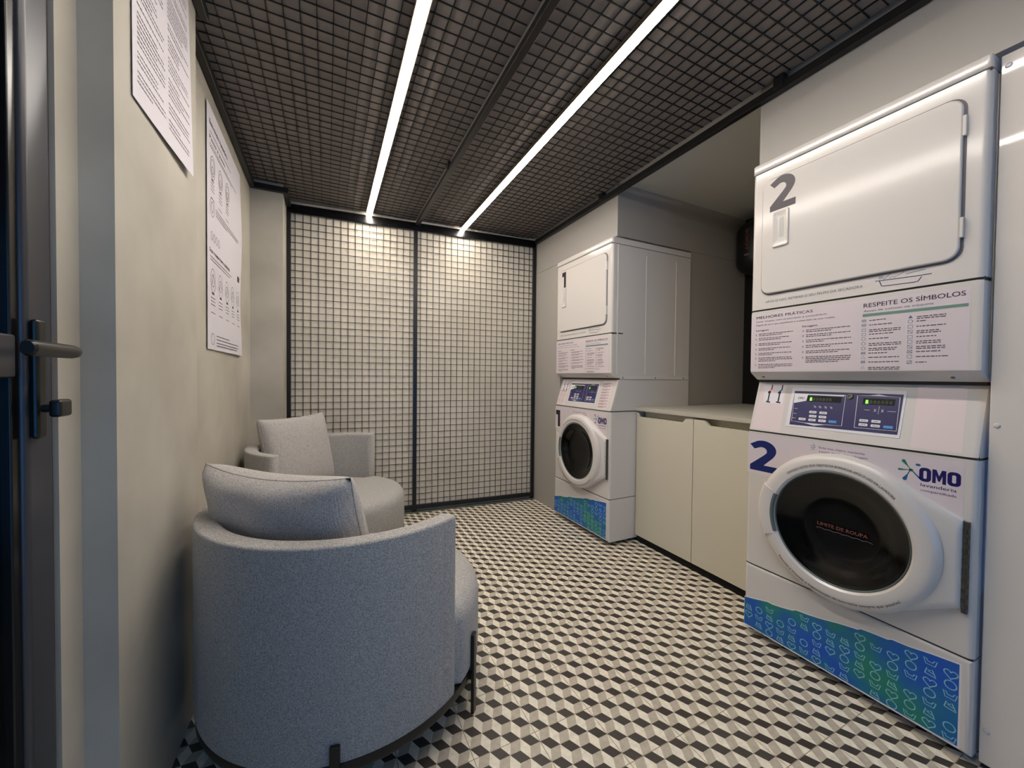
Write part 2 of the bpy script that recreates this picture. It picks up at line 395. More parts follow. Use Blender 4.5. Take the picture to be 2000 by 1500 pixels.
# handle: back plate, lever, thumb turn
hp = obj('handle_plate', box(nb(), -0.455+dx, -0.443+dx, 0.942+dy, 0.968+dy, 1.022, 1.228, 0.006, 4), M_handle, d1)
bm = nb(); tube(bm, [(-0.445+dx, 0.955+dy, 1.173), (-0.405+dx, 0.955+dy, 1.173)], 0.009, 16)
rings = []
for t, ww, hh in ((0, 0.004, 0.006), (0.05, 0.009, 0.010), (0.14, 0.010, 0.0118), (0.5, 0.010, 0.0125), (0.97, 0.011, 0.0125), (1.0, 0.008, 0.010)):
    y = 0.967-0.130*t+dy
    rings.append([(-0.405+dx+ww*math.cos(k*PI/8), y, 1.173+0.001*t+hh*math.sin(k*PI/8)) for k in range(16)])
loft(bm, rings); obj('lever', bm, M_handle, hp)
bm = nb(); tube(bm, [(-0.445+dx, 0.955+dy, 1.075), (-0.42+dx, 0.955+dy, 1.075)], 0.008, 12)
box(bm, -0.425+dx, -0.409+dx, 0.926+dy, 0.962+dy, 1.060, 1.090, 0.005, 3); obj('thumb_turn', bm, M_handle, hp)

# ------------------------------------------------------------ wire mesh screen on the rear wall
PITCH = 0.052
root = thing('mesh_screen', 'tall black wire mesh screen in two bays covering the whole rear wall', 'screen')
MID = 0.933
bm = nb()
bkbox(bm, 0.002, LENB-0.004, 2.335, 2.398, -0.03, 0.0, 0.004); obj('top_rail', bm, M_blackg, root)
bm = nb(); bkbox(bm, 0.002, LENB-0.004, 0.022, 0.056, -0.028, 0.0, 0.002); obj('bottom_rail', bm, M_black, root)
for s0, s1 in ((0.002, 0.028), (MID-0.015, MID+0.015), (LENB-0.032, LENB-0.006)):
    bm = nb(); bkbox(bm, s0, s1, 0.004 if s0 != 9 else 0, 2.335, -0.03, 0.0, 0.002); obj('post', bm, M_black, root)
for s0, s1 in ((0.028, MID-0.015), (MID+0.015, LENB-0.032)):
    bm = nb(); wr_ = 0.0019
    s = s0+0.028 if s0 < 0.5 else s0+0.028
    while s < s1-0.004:
        bkbox(bm, s-wr_, s+wr_, 0.056, 2.336, -0.006, -0.002); s += PITCH
    z = 2.278
    while z > 0.07:
        bkbox(bm, s0, s1, z-wr_, z+wr_, -0.010, -0.006); z -= PITCH
    z = 2.278+PITCH
    obj('wire_mesh', bm, M_black, root, smooth=False)

# ------------------------------------------------------------ ceiling boards, mesh ceiling and bars
ZM = 2.398
bm = nb(); box(bm, -0.45, 0.665, YB, 3.30, 2.425, 2.434); tag(obj('ceiling_board', bm, M_board, smooth=False), 'dark grey ceiling board above the mesh, on the left of the middle bar', 'ceiling board', 'dark ceiling boards')
bm = nb(); box(bm, 0.712, 1.735, YB, 3.25, 2.425, 2.434); tag(obj('ceiling_board', bm, M_board, smooth=False), 'dark grey ceiling board above the mesh, on the right over the washers', 'ceiling board', 'dark ceiling boards')
root = thing('mesh_ceiling', 'black wire mesh ceiling in a black bar frame over the whole room', 'mesh ceiling', (0, 0, ZM))
def cz(o): o.location.z = -ZM; return o
def cbar(x0, x1, y0, y1, z0=2.360, z1=2.396):
    return cz(obj('bar', box(nb(), x0, x1, y0, y1, z0, z1, 0.002, 1), M_black, root))
cbar(XR-0.030, XR-0.001, YB+0.002, 3.12)
cbar(0.657, 0.688, YB+0.002, 3.20, 2.368, 2.398)
cbar(-0.453, -0.425, 1.662, 3.043); cbar(-0.398, -0.370, 1.02, 1.690); cbar(-0.453, -0.398, 1.662, 1.690)
cbar(-0.425, -0.236, 3.015, 3.043); cbar(-0.264, -0.236, 3.043, 3.26)
cbar(-0.453, -0.425, YB+0.002, 1.092)
for x, y in ((0.672, 2.28), (1.738, 1.0), (1.738, 2.17)):
    cz(obj('hanger_clip', box(nb(), x-0.019, x+0.015, y-0.022, y+0.022, 2.372, 2.426, 0.003, 1), M_black, root))
for x0, x1, y1 in ((-0.44, 0.657, 3.255), (0.688, XR-0.03, 3.215)):
    PX, PY = 0.0535, 0.0514; bm = nb(); h = 0.0018; x = (0.396-PX*16) if x0 < 0 else 0.712
    while x < x1:
        if x > -0.37: box(bm, x-h, x+h, YB+0.01, y1-(0 if x > -0.24 else 0.22), 2.4195, 2.4235)
        elif x > x0: box(bm, x-h, x+h, 1.66, 3.03, 2.4195, 2.4235)
        x += PX
    y = 1.315-PY*58
    while y < y1:
        xa = x0 if (y > 1.66 and y < 3.03) or x0 > 0 else (-0.39 if y < 1.7 else -0.24)
        box(bm, xa, x1, y-h, y+h, 2.4155, 2.4195); y += PY
    cz(obj('wire_mesh', bm, M_black, root, smooth=False))

# ------------------------------------------------------------ LED profiles
for lab, xa, xb, ya, yb in (('warm white linear LED light on the mesh ceiling, nearer the left wall', 0.292, 0.299, 0.15, 3.235),
                            ('warm white linear LED light on the mesh ceiling, nearer the washing machines', 1.023, 1.052, 0.15, 3.170)):
    root = thing('led_light', lab, 'ceiling light', ((xa+xb)/2, (ya+yb)/2, 2.414), 0, 'linear LED lights')
    L = yb-ya; root.rotation_euler = (0, 0, -math.atan2(xb-xa, L))
    bm = nb(); box(bm, -0.021, 0.021, -L/2, L/2, -0.024, -0.010, 0.005, 3); obj('diffuser', bm, M_led, root)
    bm = nb(); box(bm, -0.024, 0.024, -L/2-0.002, L/2+0.002, -0.010, 0.001); box(bm, -0.0245, -0.0213, -L/2, L/2, -0.0190, -0.010); box(bm, 0.0213, 0.0245, -L/2, L/2, -0.0190, -0.010)
    obj('channel', bm, M_alu, root, smooth=False)

# ------------------------------------------------------------ laundry towers
A = 1.7085; WD = 0.683; DEP = 0.74
K = 0.065/0.213
def SL(u, t, h=0):   # slanted control face: t 0..1 bottom to top
    n = Vector((-1, 0, K)).normalized()
    return Vector((K*0.213*t, u, 0.912+0.213*t))+n*h
def D2(cx, cz_, wd, hg):      # outline of a heavy figure 2, returned in (u, z); u grows to the left
    P = [(0.02, 0.845)]
    for i in range(1, 15): t = rad(128-i*11.2); P.append((0.50+0.47*math.cos(t), 0.70+0.30*math.sin(t)))
    P += [(0.86, 0.49), (0.53, 0.20), (1.0, 0.20), (1.0, 0.0), (0.03, 0.0), (0.03, 0.165), (0.52, 0.515)]
    for i in range(9): t = rad(-30+i*18); P.append((0.46+0.185*math.cos(t), 0.660+0.125*math.sin(t)))
    P += [(0.19, 0.70)]
    return [(cx+wd/2-p*wd, cz_+q*hg) for p, q in P]
def D1(cx, cz_, wd, hg):
    P = [(0, 1), (1, 1), (1, 0), (0.48, 0), (0.48, 0.72), (0, 0.72)]
    return [(cx+wd/2-p*wd, cz_+q*hg) for p, q in P]
def solid(bm, pts, h0, h1, M=MF):
    lo = [bm.verts.new(M(p, q, h0)) for p, q in pts]; hi = [bm.verts.new(M(p, q, h1)) for p, q in pts]
    n = len(pts); bm.faces.new(hi)
    for i in range(n): bm.faces.new((lo[i], lo[(i+1) % n], hi[(i+1) % n], hi[i]))
def omo_logo(parent, small=False):
    """splash, OMO, lavanderia, compartilhada"""
    k = 0.0006
    bm = nb()
    def O(u0, u1, z0, z1):
        o = rrect(u0, u1, z0, z1, 0.011, 6); i_ = rrect(u0+0.0098, u1-0.0098, z0+0.0095, z1-0.0095, 0.0033, 6)
        vo = [bm.verts.new(MF(p, q, k)) for p, q in o]; vi = [bm.verts.new(MF(p, q, k)) for p, q in i_]
        for j in range(len(vo)): bm.faces.new((vo[j], vo[(j+1) % len(vo)], vi[(j+1) % len(vo)], vi[j]))
    O(0.099, 0.126, 0.818, 0.862); O(0.036, 0.064, 0.819, 0.862)
    m0, m1, zb, zt = 0.0965, 0.0665, 0.819, 0.8615; W_ = m0-m1
    P = [(0, 0), (0, 1), (.30, 1), (.5, .55), (.70, 1), (1, 1), (1, 0), (.74, 0), (.74, .58), (.56, .16), (.44, .16), (.26, .58), (.26, 0)]
    flat(bm, [(m0-p*W_, zb+q*(zt-zb)) for p, q in P], k)
    obj('brand_lettering', bm, M_omo, parent, smooth=False)
    bm = nb(); text(bm, 'lavanderia', 0.122, 0.044, 0.802, 0.0105, k, bold=0.012); text(bm, 'compartilhada', 0.122, 0.044, 0.7865, 0.0078, k)
    obj('sub_lettering', bm, M_omo, parent, smooth=False)
    bm = nb(); c = (0.145, 0.848)
    def drop(tip, wd, base=c, s0=0.0012):
        dx_, dz_ = tip[0]-base[0], tip[1]-base[1]; l = math.hypot(dx_, dz_); ex, ez = dx_/l, dz_/l; L_, R_ = [], []
        for i in range(11):
            t = i/10; ww = s0+(1.5*wd-s0)*max(0, (t-0.35)/0.65)**1.2*(1 if t < 0.85 else math.sqrt(max(0, 1-((t-0.85)/0.15)**2)))
            x_, z_ = base[0]+ex*l*t, base[1]+ez*l*t; L_.append((x_-ez*ww, z_+ex*ww)); R_.append((x_+ez*ww, z_-ex*ww))
        flat(bm, L_+R_[::-1], k)
    drop((0.166, 0.879), 0.0042); drop((0.177, 0.845), 0.0026); flat(bm, [(c[0]+0.0055*math.cos(t*PI/5), c[1]+(0.005 if t % 2 else 0.0038)*math.sin(t*PI/5)) for t in range(10)], k)
    obj('splash_green', bm, M_lgreen, parent, smooth=False)
    bm = nb(); drop((0.162, 0.812), 0.0048, (0.148, 0.845)); drop((0.121, 0.822), 0.0016, (0.141, 0.845), 0.0016)
    flat(bm, [(0.129+0.0062*math.cos(t), 0.868+0.0038*math.sin(t)) for t in [i*PI/8 for i in range(16)]], k)
    obj('splash_blue', bm, M_lblue, parent, smooth=False)

def make_tower(num, yn, label):
    root = thing('washer_dryer_tower', label, 'washing machine', (A, yn, 0), 0, 'stacked washer dryer towers')
    rnd = random.Random(num)
    eps = 0.0006
    vert = lambda c, d: abs(d.z) > 0.1 and c.x < 0.2
    fr = lambda c, d: c.x < 0.2
    # --- dryer
    b = box(nb(), 0, DEP, 0, WD, 1.441, 2.033, 0.018, 5, vert); box(b, 0.10, DEP, 0, WD, 1.136, 1.4412); dry = obj('dryer_cabinet', b, M_white, root)
    b = box(nb(), -0.001, DEP+0.002, -0.001, WD+0.001, 2.0365, 2.080, 0.012, 4, lambda c, d: c.x < 0.2 or c.z > 2.07); obj('top_cap', b, M_white, root)
    b = box(nb(), 0.004, DEP-0.01, 0.003, WD-0.003, 2.030, 2.040); obj('seam', b, M_seam, root)
    # side ribs and bottom flange, seen on the free side
    for x0 in (0.046, 0.300, 0.590):
        b = box(nb(), x0, x0+0.010, -0.0025, 0.002, 1.16, 1.985 if x0 > 0.1 else 2.03, 0.001, 1); obj('side_rib', b, M_whiteS, dry)
    b = box(nb(), 0.08, DEP, -0.003, 0.004, 1.128, 1.150, 0.001, 1); fl = obj('side_flange', b, M_whiteS, root)
    for x0 in (0.10, 0.40, 0.68):
        bm = nb(); lathe(bm, [(0, 0.002), (0.004, 0.002), (0.005, 0)], (x0, -0.003, 1.139), (0, -1, 0), 12); obj('screw', bm, M_chrome, fl)
    # dryer door
    g = lambda i: rrect(0.046+i, 0.638-i, 1.497+i, 1.990-i, 0.040-i)
    bm = nb(); plate(bm, g, 0, 0.0015, 0.0004); obj('door_gasket', bm, M_gasket, root)
    g = lambda i: rrect(0.052+i, 0.634-i, 1.503+i, 1.986-i, 0.036-i)
    bm = nb(); plate(bm, g, 0, 0.011, 0.006, seg=4); dd = obj('dryer_door', bm, M_white, root)
    for z0 in (1.565, 1.865):
        bm = nb(); box(bm, -0.0125, 0, 0.0445, 0.0525, z0, z0+0.060, 0.0015, 1); obj('hinge', bm, M_white, dd)
    # scoop handle: raised rim with a sloping hollow
    h0 = 0.011
    rings = [[MF(p, q, h0-0.001) for p, q in rrect(0.523, 0.589, 1.690, 1.842, 0.008)], [MF(p, q, h0+0.007) for p, q in rrect(0.526, 0.586, 1.693, 1.839, 0.008)],
             [MF(p, q, h0+0.007) for p, q in rrect(0.532, 0.580, 1.700, 1.832, 0.009)], [MF(p, q, h0-0.0005) for p, q in rrect(0.540, 0.568, 1.716, 1.815, 0.008)]]
    bm = nb(); loft(bm, rings, cap0=False); hh = obj('door_handle', bm, M_white, dd)
    bm = nb(); flat(bm, rrect(0.543, 0.562, 1.728, 1.812, 0.006), h0+0.0002); obj('hollow', bm, M_hollow, hh, smooth=False)  # grey patch paints the shade inside the scoop
    bm = nb()
    if num == 2: solid(bm, D2(0.553, 1.846, 0.102, 0.137), h0-0.002, h0+0.0008)
    else: solid(bm, D1(0.560, 1.847, 0.052, 0.122), h0-0.002, h0+0.0008)
    obj('number_decal', bm, M_digit if num == 2 else M_digitb, dd, smooth=False)
    bm = nb(); text(bm, 'APÓS O USO, RETIRAR O SEU FELPO DA SECADORA', 0.617, 0.283, 1.466, 0.0095, eps, bold=0.008)
    obj('instruction_lettering', bm, M_teal, dry, smooth=False)
    # hand taking the filter: boat-like tray and hand outline
    bm = nb()
    ribbon(bm, [(0.249, 1.480), (0.200, 1.4775), (0.150, 1.475), (0.111, 1.4745)], 0.0022, eps)
    ribbon(bm, [(0.238, 1.478), (0.232, 1.461), (0.228, 1.459), (0.150, 1.456), (0.142, 1.457), (0.134, 1.470)], 0.0024, eps)
    obj('tray_drawing', bm, M_omo, dry, smooth=False)
    bm = nb()
    ribbon(bm, [(0.228, 1.479), (0.220, 1.488), (0.208, 1.498), (0.196, 1.5015), (0.182, 1.500), (0.176, 1.495), (0.186, 1.489), (0.196, 1.486), (0.200, 1.482)], 0.0014, eps)
    for i in range(3): ribbon(bm, [(0.240, 1.486+i*0.0036), (0.226+i*0.002, 1.4868+i*0.0036)], 0.0014, eps)
    ribbon(bm, [(0.172, 1.487), (0.150, 1.4895), (0.125, 1.4915)], 0.0013, eps); ribbon(bm, [(0.212, 1.482), (0.206, 1.487), (0.200, 1.484)], 0.0012, eps)
    obj('hand_drawing', bm, M_lblue, dry, smooth=False)
    # --- lint compartment front with the information label
    bm = nb()
    prof = [(0.0, 1.434), (0.0, 1.170), (0.006, 1.163), (0.046, 1.137), (0.054, 1.1355), (0.10, 1.1355), (0.10, 1.434)]
    rr = 0.016
    rings = []
    for u, ins in ((0.0, rr), (rr*0.3, rr*0.3), (rr, 0.0), (WD-rr, 0.0), (WD-rr*0.3, rr*0.3), (WD, rr)):
        rings.append([Vector((max(x, 0)+(ins if x < 0.09 else 0), u, z-(0.3*ins if z > 1.4 and x < 0.09 else 0)+(0.0))) for x, z in prof])
    loft(bm, rings); lint = obj('lint_panel', bm, M_white, root)
    b = box(nb(), 0.006, 0.098, 0.003, WD-0.003, 1.430, 1.443); obj('seam', b, M_seam, root)
    for u in (0.065, 0.632):
        bm = nb(); lathe(bm, [(0, 0.003), (0.006, 0.003), (0.017, 0.0)], (0.024, u, 1.1515), (-0.55, 0, -0.83), 24); obj('fixing_dimple', bm, M_white, lint)
        bm = nb(); lathe(bm, [(0, 0.0045), (0.005, 0.0045), (0.005, 0.0)], (0.024, u, 1.1515), (-0.55, 0, -0.83), 12); obj('screw', bm, M_gasket, lint)
    bm = nb(); flat(bm, [(0.028, 1.173), (0.028, 1.418), (0.676, 1.424), (0.676, 1.173)], 0.0004); lab = obj('info_label', bm, M_sticker, root, smooth=False)
    h = 0.0009
    for txt, a0, a1, z, cp, bo in (('MELHORES PRÁTICAS', 0.654, 0.437, 1.401, 0.0115, .012), ('RESPEITE OS SÍMBOLOS', 0.279, 0.038, 1.393, 0.0150, .012), ('Lavagem', 0.654, 0.602, 1.347, 0.0075, .014), ('Secagem', 0.473, 0.420, 1.346, 0.0075, .014)):
        tpart('heading', lab, M_ink, txt, a0, a1, z, cp, h, bold=bo)
    tpart('subheading', lab, M_teal, 'Lavar roupas com praticidade e comodidade', 0.654, 0.389, 1.3855, 0.0070, h); tpart('subheading', lab, M_teal, 'Antes de colocar na máquina', 0.279, 0.105, 1.3775, 0.0075, h)
    tpart('subheading', lab, M_inkg, 'Regras de ouro que simplificam e cuidam bem de suas roupas', 0.654, 0.365, 1.3705, 0.0064, h)
    bm = nb(); flat(bm, [(0.281, 1.361), (0.032, 1.360), (0.032, 1.369), (0.281, 1.371)], h); obj('green_bar', bm, M_green, lab, smooth=False)
    bm = nb(); gh = 0.0030
    for z, n, w1 in ((1.333, 2, .505), (1.314, 2, .520), (1.291, 2, .510), (1.270, 2, .515), (1.249, 2, .510), (1.229, 3, .506), (1.200, 3, .506)):
        for i in range(n): greek(bm, rnd, 0.642, w1+(0.0 if i < n-1 else rnd.uniform(0.02, 0.08)), z-i*0.0068, gh, h)
    obj('small_print', bm, M_inkg, lab, smooth=False); bm = nb()
    for z, n, w1 in ((1.330, 2, .314), (1.311, 2, .315), (1.290, 2, .313), (1.269, 2, .305), (1.247, 2, .312), (1.224, 4, .312)):
        for i in range(n): greek(bm, rnd, 0.458, w1+(0.0 if i < n-1 else rnd.uniform(0.03, 0.1)), z+0.002-i*0.0068, gh, h)
    obj('small_print', bm, M_inkg, lab, smooth=False); bm = nb()
    for j, z in enumerate((1.345, 1.329, 1.312, 1.297, 1.281, 1.264, 1.247, 1.231, 1.216, 1.200, 1.181)):
        for i in range(2 if j in (2, 5, 6, 10) else 1): greek(bm, rnd, 0.262, 0.198+[0.02, 0, -.02, 0, .01, -.02, -.01, .01, -.02, -.02, -.02][j], z-i*0.006, gh, h)
    obj('small_print', bm, M_inkg, lab, smooth=False); bm = nb()
    for j, z in enumerate((1.342, 1.328, 1.311, 1.296, 1.278, 1.263, 1.246, 1.230, 1.214, 1.196)):
        for i in range(2 if j in (0, 3, 5, 6) else 1): greek(bm, rnd, 0.142, 0.077+[0, .04, 0, .01, .02, .01, 0, .01, -.01, .04][j], z-i*0.006, gh, h)
    obj('small_print', bm, M_inkg, lab, smooth=False)
    bm = nb()
    for z in (1.330, 1.311, 1.289, 1.268, 1.247, 1.228, 1.200): ribbon(bm, [(0.652, z+.004), (0.656, z), (0.652, z-.003)], .0011, h); ribbon(bm, [(0.651, z-.003), (0.656, z+.004)], .0011, h)
    obj('care_symbols', bm, M_teal, lab, smooth=False); bm = nb()
    for z in (1.330, 1.311, 1.289, 1.268, 1.247, 1.224): ribbon(bm, [(0.471, z+.004), (0.466, z-.003)], .0011, h); ribbon(bm, [(0.466, z+.004), (0.471, z-.003)], .0011, h)
    obj('care_symbols', bm, M_teal, lab, smooth=False); bm = nb()
    for j, z in enumerate((1.347, 1.331, 1.314, 1.299, 1.283, 1.266, 1.249, 1.233, 1.218, 1.202, 1.183)):
        s = 0.0055; c = (0.277, z)
        if j in (8, 10): ribbon(bm, [(c[0]-s, c[1]-s*.8), (c[0]+s, c[1]-s*.8), (c[0], c[1]+s)], .0012, h, closed=True)
        elif j in (4, 5, 6): ribbon(bm, [(c[0]+s*math.cos(t*PI/6), c[1]+s*math.sin(t*PI/6)) for t in range(12)], .0011, h, closed=True)
        else: ribbon(bm, [(c[0]-s, c[1]-s*.8), (c[0]-s, c[1]+s*.7), (c[0]+s, c[1]+s*.7), (c[0]+s, c[1]-s*.8)], .0012, h, closed=True)
        if j in (0, 1, 7, 9): ribbon(bm, [(c[0]-s, c[1]), (c[0]+s, c[1])], .002, h)
    obj('care_symbols', bm, M_teal, lab, smooth=False); bm = nb()
    for j, z in enumerate((1.345, 1.330, 1.313, 1.297, 1.280, 1.264, 1.248, 1.232, 1.216, 1.198)):
        s = 0.0055; c = (0.157, z)
        if j == 0: flat(bm, [(c[0]-s, c[1]-s*.8), (c[0]+s, c[1]-s*.8), (c[0], c[1]+s)], h)
        elif j == 1: ribbon(bm, [(c[0]+s*math.cos(t*PI/6), c[1]+s*math.sin(t*PI/6)) for t in range(12)], .0012, h, closed=True)
        else: ribbon(bm, [(c[0]-s, c[1]-s*.9), (c[0]-s, c[1]+s*.9), (c[0]+s, c[1]+s*.9), (c[0]+s, c[1]-s*.9)], .0013, h, closed=True)
        if j in (3, 6, 7): ribbon(bm, [(c[0]-s, c[1]-s*.8), (c[0]+s, c[1]+s*.8)], .0011, h)
        if j in (7, 9): ribbon(bm, [(c[0]-s, c[1]+s*.8), (c[0]+s, c[1]-s*.8)], .0011, h)
    obj('care_symbols', bm, M_teal, lab, smooth=False)
    # --- washer: slanted control housing
    bm = nb(); rings = []
    prof = [(0.0, 0.913), (K*0.213, 1.1255), (DEP, 1.1255), (DEP, 0.913)]
    for u, ins in ((0.0, rr), (rr*0.3, rr*0.3), (rr, 0.0), (WD-rr, 0.0), (WD-rr*0.3, rr*0.3), (WD, rr)):
        rings.append([Vector((x+(ins if x < 0.2 else 0), u, z)) for x, z in prof])
    loft(bm, rings); ctl = obj('control_housing', bm, M_white, root)
    b = box(nb(), 0.006, DEP-0.01, 0.003, WD-0.003, 0.905, 0.9155); obj('seam', b, M_seam, root)
    b = box(nb(), 0.062, DEP-0.01, 0.006, WD-0.006, 1.1245, 1.1362); obj('shadow_gap', b, M_seam, root)
    T = lambda t: t*0.2227
    def SP(u, q, h=0): return SL(u, q/0.2227, h)
    bm = nb(); plate(bm, lambda i: rrect(0.178+i, 0.532-i, T(0.150)+i, T(0.895)-i, 0.004), 0, 0.0018, 0.0008, M=SP); pan = obj('control_panel', bm, M_btn, root)
    bm = nb(); flat(bm, [(0.185, T(0.203)), (0.185, T(0.835)), (0.521, T(0.835)), (0.517, T(0.190))], 0.0024, SP); obj('navy_field', bm, M_cpan, pan, smooth=False)
    h = 0.0030
    bm = nb()
    ribbon(bm, [(0.519, T(.785)), (0.345, T(.787)), (0.341, T(.255)), (0.39, T(.250)), (0.43, T(.215)), (0.47, T(.250)), (0.511, T(.257))], .0016, h, SP, closed=True)
    ribbon(bm, [(0.309, T(.79)), (0.275, T(.795)), (0.25, T(.82)), (0.225, T(.795)), (0.193, T(.785)), (0.189, T(.258)), (0.303, T(.252))], .0016, h, SP, closed=True)
    flat(bm, [(0.519, T(.785)), (0.349, T(.786)), (0.349, T(.765)), (0.470, T(.768)), (0.472, T(.655)), (0.516, T(.600))], h, SP)
    flat(bm, [(0.47, T(.250)), (0.39, T(.250)), (0.43, T(.213))], h, SP); flat(bm, [(0.278, T(.792)), (0.222, T(.792)), (0.25, T(.822))], h, SP)
    for u in (0.438, 0.421, 0.402, 0.384): ribbon(bm, [(u+.004, T(.57)), (u-.004, T(.555))], .0018, h, SP); ribbon(bm, [(u+.003, T(.545)), (u-.005, T(.54))], .001, h, SP)
    for u, t in ((0.510, .50), (0.510, .405), (0.511, .32)): ribbon(bm, [(u, T(t)), (u-.012, T(t))], .0014, h, SP)
    ribbon(bm, [(0.283, T(.556)), (0.268, T(.556))], .0012, h, SP); ribbon(bm, [(0.220, T(.556)), (0.197, T(.556))], .0012, h, SP); ribbon(bm, [(0.243, T(.63)), (0.243, T(.50))], .0009, h, SP)
    for u in (0.253, 0.233): ribbon(bm, [(u+.003, T(.58)), (u-.003, T(.535))], .0012, h, SP); ribbon(bm, [(u-.003, T(.58)), (u+.003, T(.535))], .0012, h, SP)
    obj('white_graphics', bm, M_btn, pan, smooth=False)
    bm = nb(); text(bm, 'OMO', 0.503, 0.480, T(.680), 0.010, h+.0003, SP, bold=0.03); obj('panel_lettering', bm, M_ink, pan, smooth=False)
    for u1, u2, u0 in ((0.470, 0.356, 0.456), (0.291, 0.204, 0.279)):
        bm = nb(); flat(bm, [(u1, T(.650)), (u2, T(.650)), (u2, T(.752)), (u1, T(.752))], h, SP); ds = obj('display', bm, M_disp, pan, smooth=False)
        bm = nb(); bl = nb()
        for i in range(1, 7): text(bm, '8', u0-i*0.0108+.004, u0-i*0.0108-.004, T(.668), 0.012, h+.0004, SP)
        text(bl, '1', u0+.0035, u0-.0025, T(.664), 0.0135, h+.0006, SP, bold=0.06)
        flat(bl, [(u0-.004, T(.668)), (u0-.0055, T(.668)), (u0-.0055, T(.675)), (u0-.004, T(.675))], h+.0006, SP)
        obj('dim_segments', bm, M_seg, pan, smooth=False); obj('lit_segments', bl, M_lit, pan, smooth=False)
    for grp, pts in ((M_btn, [(0.441, .452), (0.406, .452), (0.439, .379), (0.406, .378), (0.474, .311), (0.439, .309), (0.405, .310), (0.279, .377), (0.245, .380), (0.279, .309), (0.245, .307)]), (M_btnb, [(0.371, .311), (0.211, .306)])):
        for (u, t) in pts:
            bm = nb(); plate(bm, lambda i: rrect(u-0.0125+i, u+0.0125-i, T(t)-0.0048+i, T(t)+0.0048-i, 0.0022, 3), h-0.0005, h+0.0012, 0.0005, SP, seg=1)
            obj('button', bm, grp, pan)
    for (u, t) in [(0.441, .452), (0.406, .452), (0.439, .379), (0.406, .378), (0.474, .311), (0.439, .309), (0.405, .310), (0.279, .377), (0.245, .380), (0.279, .309), (0.245, .307)]: bm = nb(); greek(bm, rnd, u+.007, u-.007, T(t)-.0012, .0022, h+.0014, SP); obj('button_print', bm, M_inkg, pan, smooth=False)
    n_ = Vector((-1, 0, K)).normalized()
    bm = nb(); lathe(bm, [(0, 0.003), (0.004, 0.003), (0.005, 0.005), (0.009, 0.005), (0.010, 0)], SL(0.331, .768, 0.002), n_, 24); obj('key_lock', bm, M_chrome, pan)
    # left label with the two payment marks, right label
    bm = nb(); flat(bm, [(0.668, T(.04)), (0.548, T(.04)), (0.556, T(.975)), (0.656, T(.975))], 0.0005, SP); lb = obj('payment_label', bm, M_pink, root, smooth=False)
    bm = nb(); flat(bm, [(0.640, T(.575)), (0.560, T(.570)), (0.561, T(.93)), (0.646, T(.93))], 0.0008, SP); obj('white_field', bm, M_btn, lb, smooth=False)
    bm = nb()
    for u in (0.619, 0.577):
        bm = nb()
        ribbon(bm, [(u-.004, T(.945)), (u-.004, T(.85))], .0045, .0012, SP); ribbon(bm, [(u-.004, T(.85)), (u+.005, T(.80))], .005, .0012, SP)
        flat(bm, [(u+.003+.0065*math.cos(t*PI/6), T(.79)+.006*math.sin(t*PI/6)) for t in range(12)], .0012, SP)
        ribbon(bm, [(u+.002, T(.79)), (u+.002, T(.60))], .006, .0012, SP); ribbon(bm, [(u+.010, T(.60)), (u-.008, T(.59))], .006, .0012, SP)
        obj('payment_mark', bm, M_ink, lb, smooth=False)
    bm = nb(); ribbon(bm, [(0.622, T(.835)), (0.607, T(.825))], .004, .0016, SP); obj('red_light', bm, M_redl, lb, smooth=False)
    bm = nb(); flat(bm, [(0.150, T(.045)), (0.037, T(.045)), (0.044, T(.975)), (0.153, T(.970))], 0.0006, SP); lr = obj('blank_label', bm, M_pink, root, smooth=False)
    if num == 1:
        bm = nb()
        for j in range(9):
            for i in range(2): greek(bm, rnd, 0.143, 0.055+(0.03 if i else 0), T(.86-.093*j)-i*.007, .0034, .001, SP)
        obj('small_print', bm, M_inkg, lr, smooth=False)
        bm = nb()
        for c in ((0.633, .40), (0.590, .40), (0.640, .18), (0.597, .18)):
            ribbon(bm, [(c[0]-.012, T(c[1])-.018), (c[0]-.012, T(c[1])+.018), (c[0]+.012, T(c[1])+.018), (c[0]+.012, T(c[1])-.018)], .0018, .001, SP, closed=True)
            ribbon(bm, [(c[0]-.008, T(c[1])-.01), (c[0], T(c[1])+.01), (c[0]+.008, T(c[1])-.006)], .0018, .001, SP)
        greek(bm, rnd, 0.652, 0.566, T(.53), .005, .001, SP)
        obj('pictograms', bm, M_inkg, lb, smooth=False)
    # --- washer body
    b = box(nb(), 0, DEP, 0, WD, 0.318, 0.906, 0.016, 5, vert); wb = obj('washer_cabinet', b, M_white, root)
    b = box(nb(), 0.006, DEP-0.01, 0.003, WD-0.003, 0.310, 0.320); obj('seam', b, M_seam, root)
    b = box(nb(), 0, DEP, 0, WD, 0.026, 0.313, 0.014, 5, lambda c, d: c.x < 0.2 and (abs(d.z) > .1 or c.z > .3 or c.z < .05)); kp = obj('kick_panel', b, M_white, root)
    b = box(nb(), 0.05, DEP-0.05, 0.04, WD-0.04, 0.0, 0.028); obj('plinth', b, M_dark, root)
    bm = nb(); flat(bm, [(0.030, 0.722), (0.030, 0.897), (0.679, 0.897), (0.679, 0.722)], 0.0004); st = obj('front_label', bm, M_sticker, root, smooth=False)
    bm = nb(); text(bm, 'Evita mau cheiro, mantenha', 0.404, 0.265, 0.8735, 0.0085, eps, bold=0.006); text(bm, 'a porta aberta após a lavagem', 0.404, 0.257, 0.8590, 0.0085, eps, bold=0.006); obj('instruction_lettering', bm, M_omo, st, smooth=False)
    bm = nb()
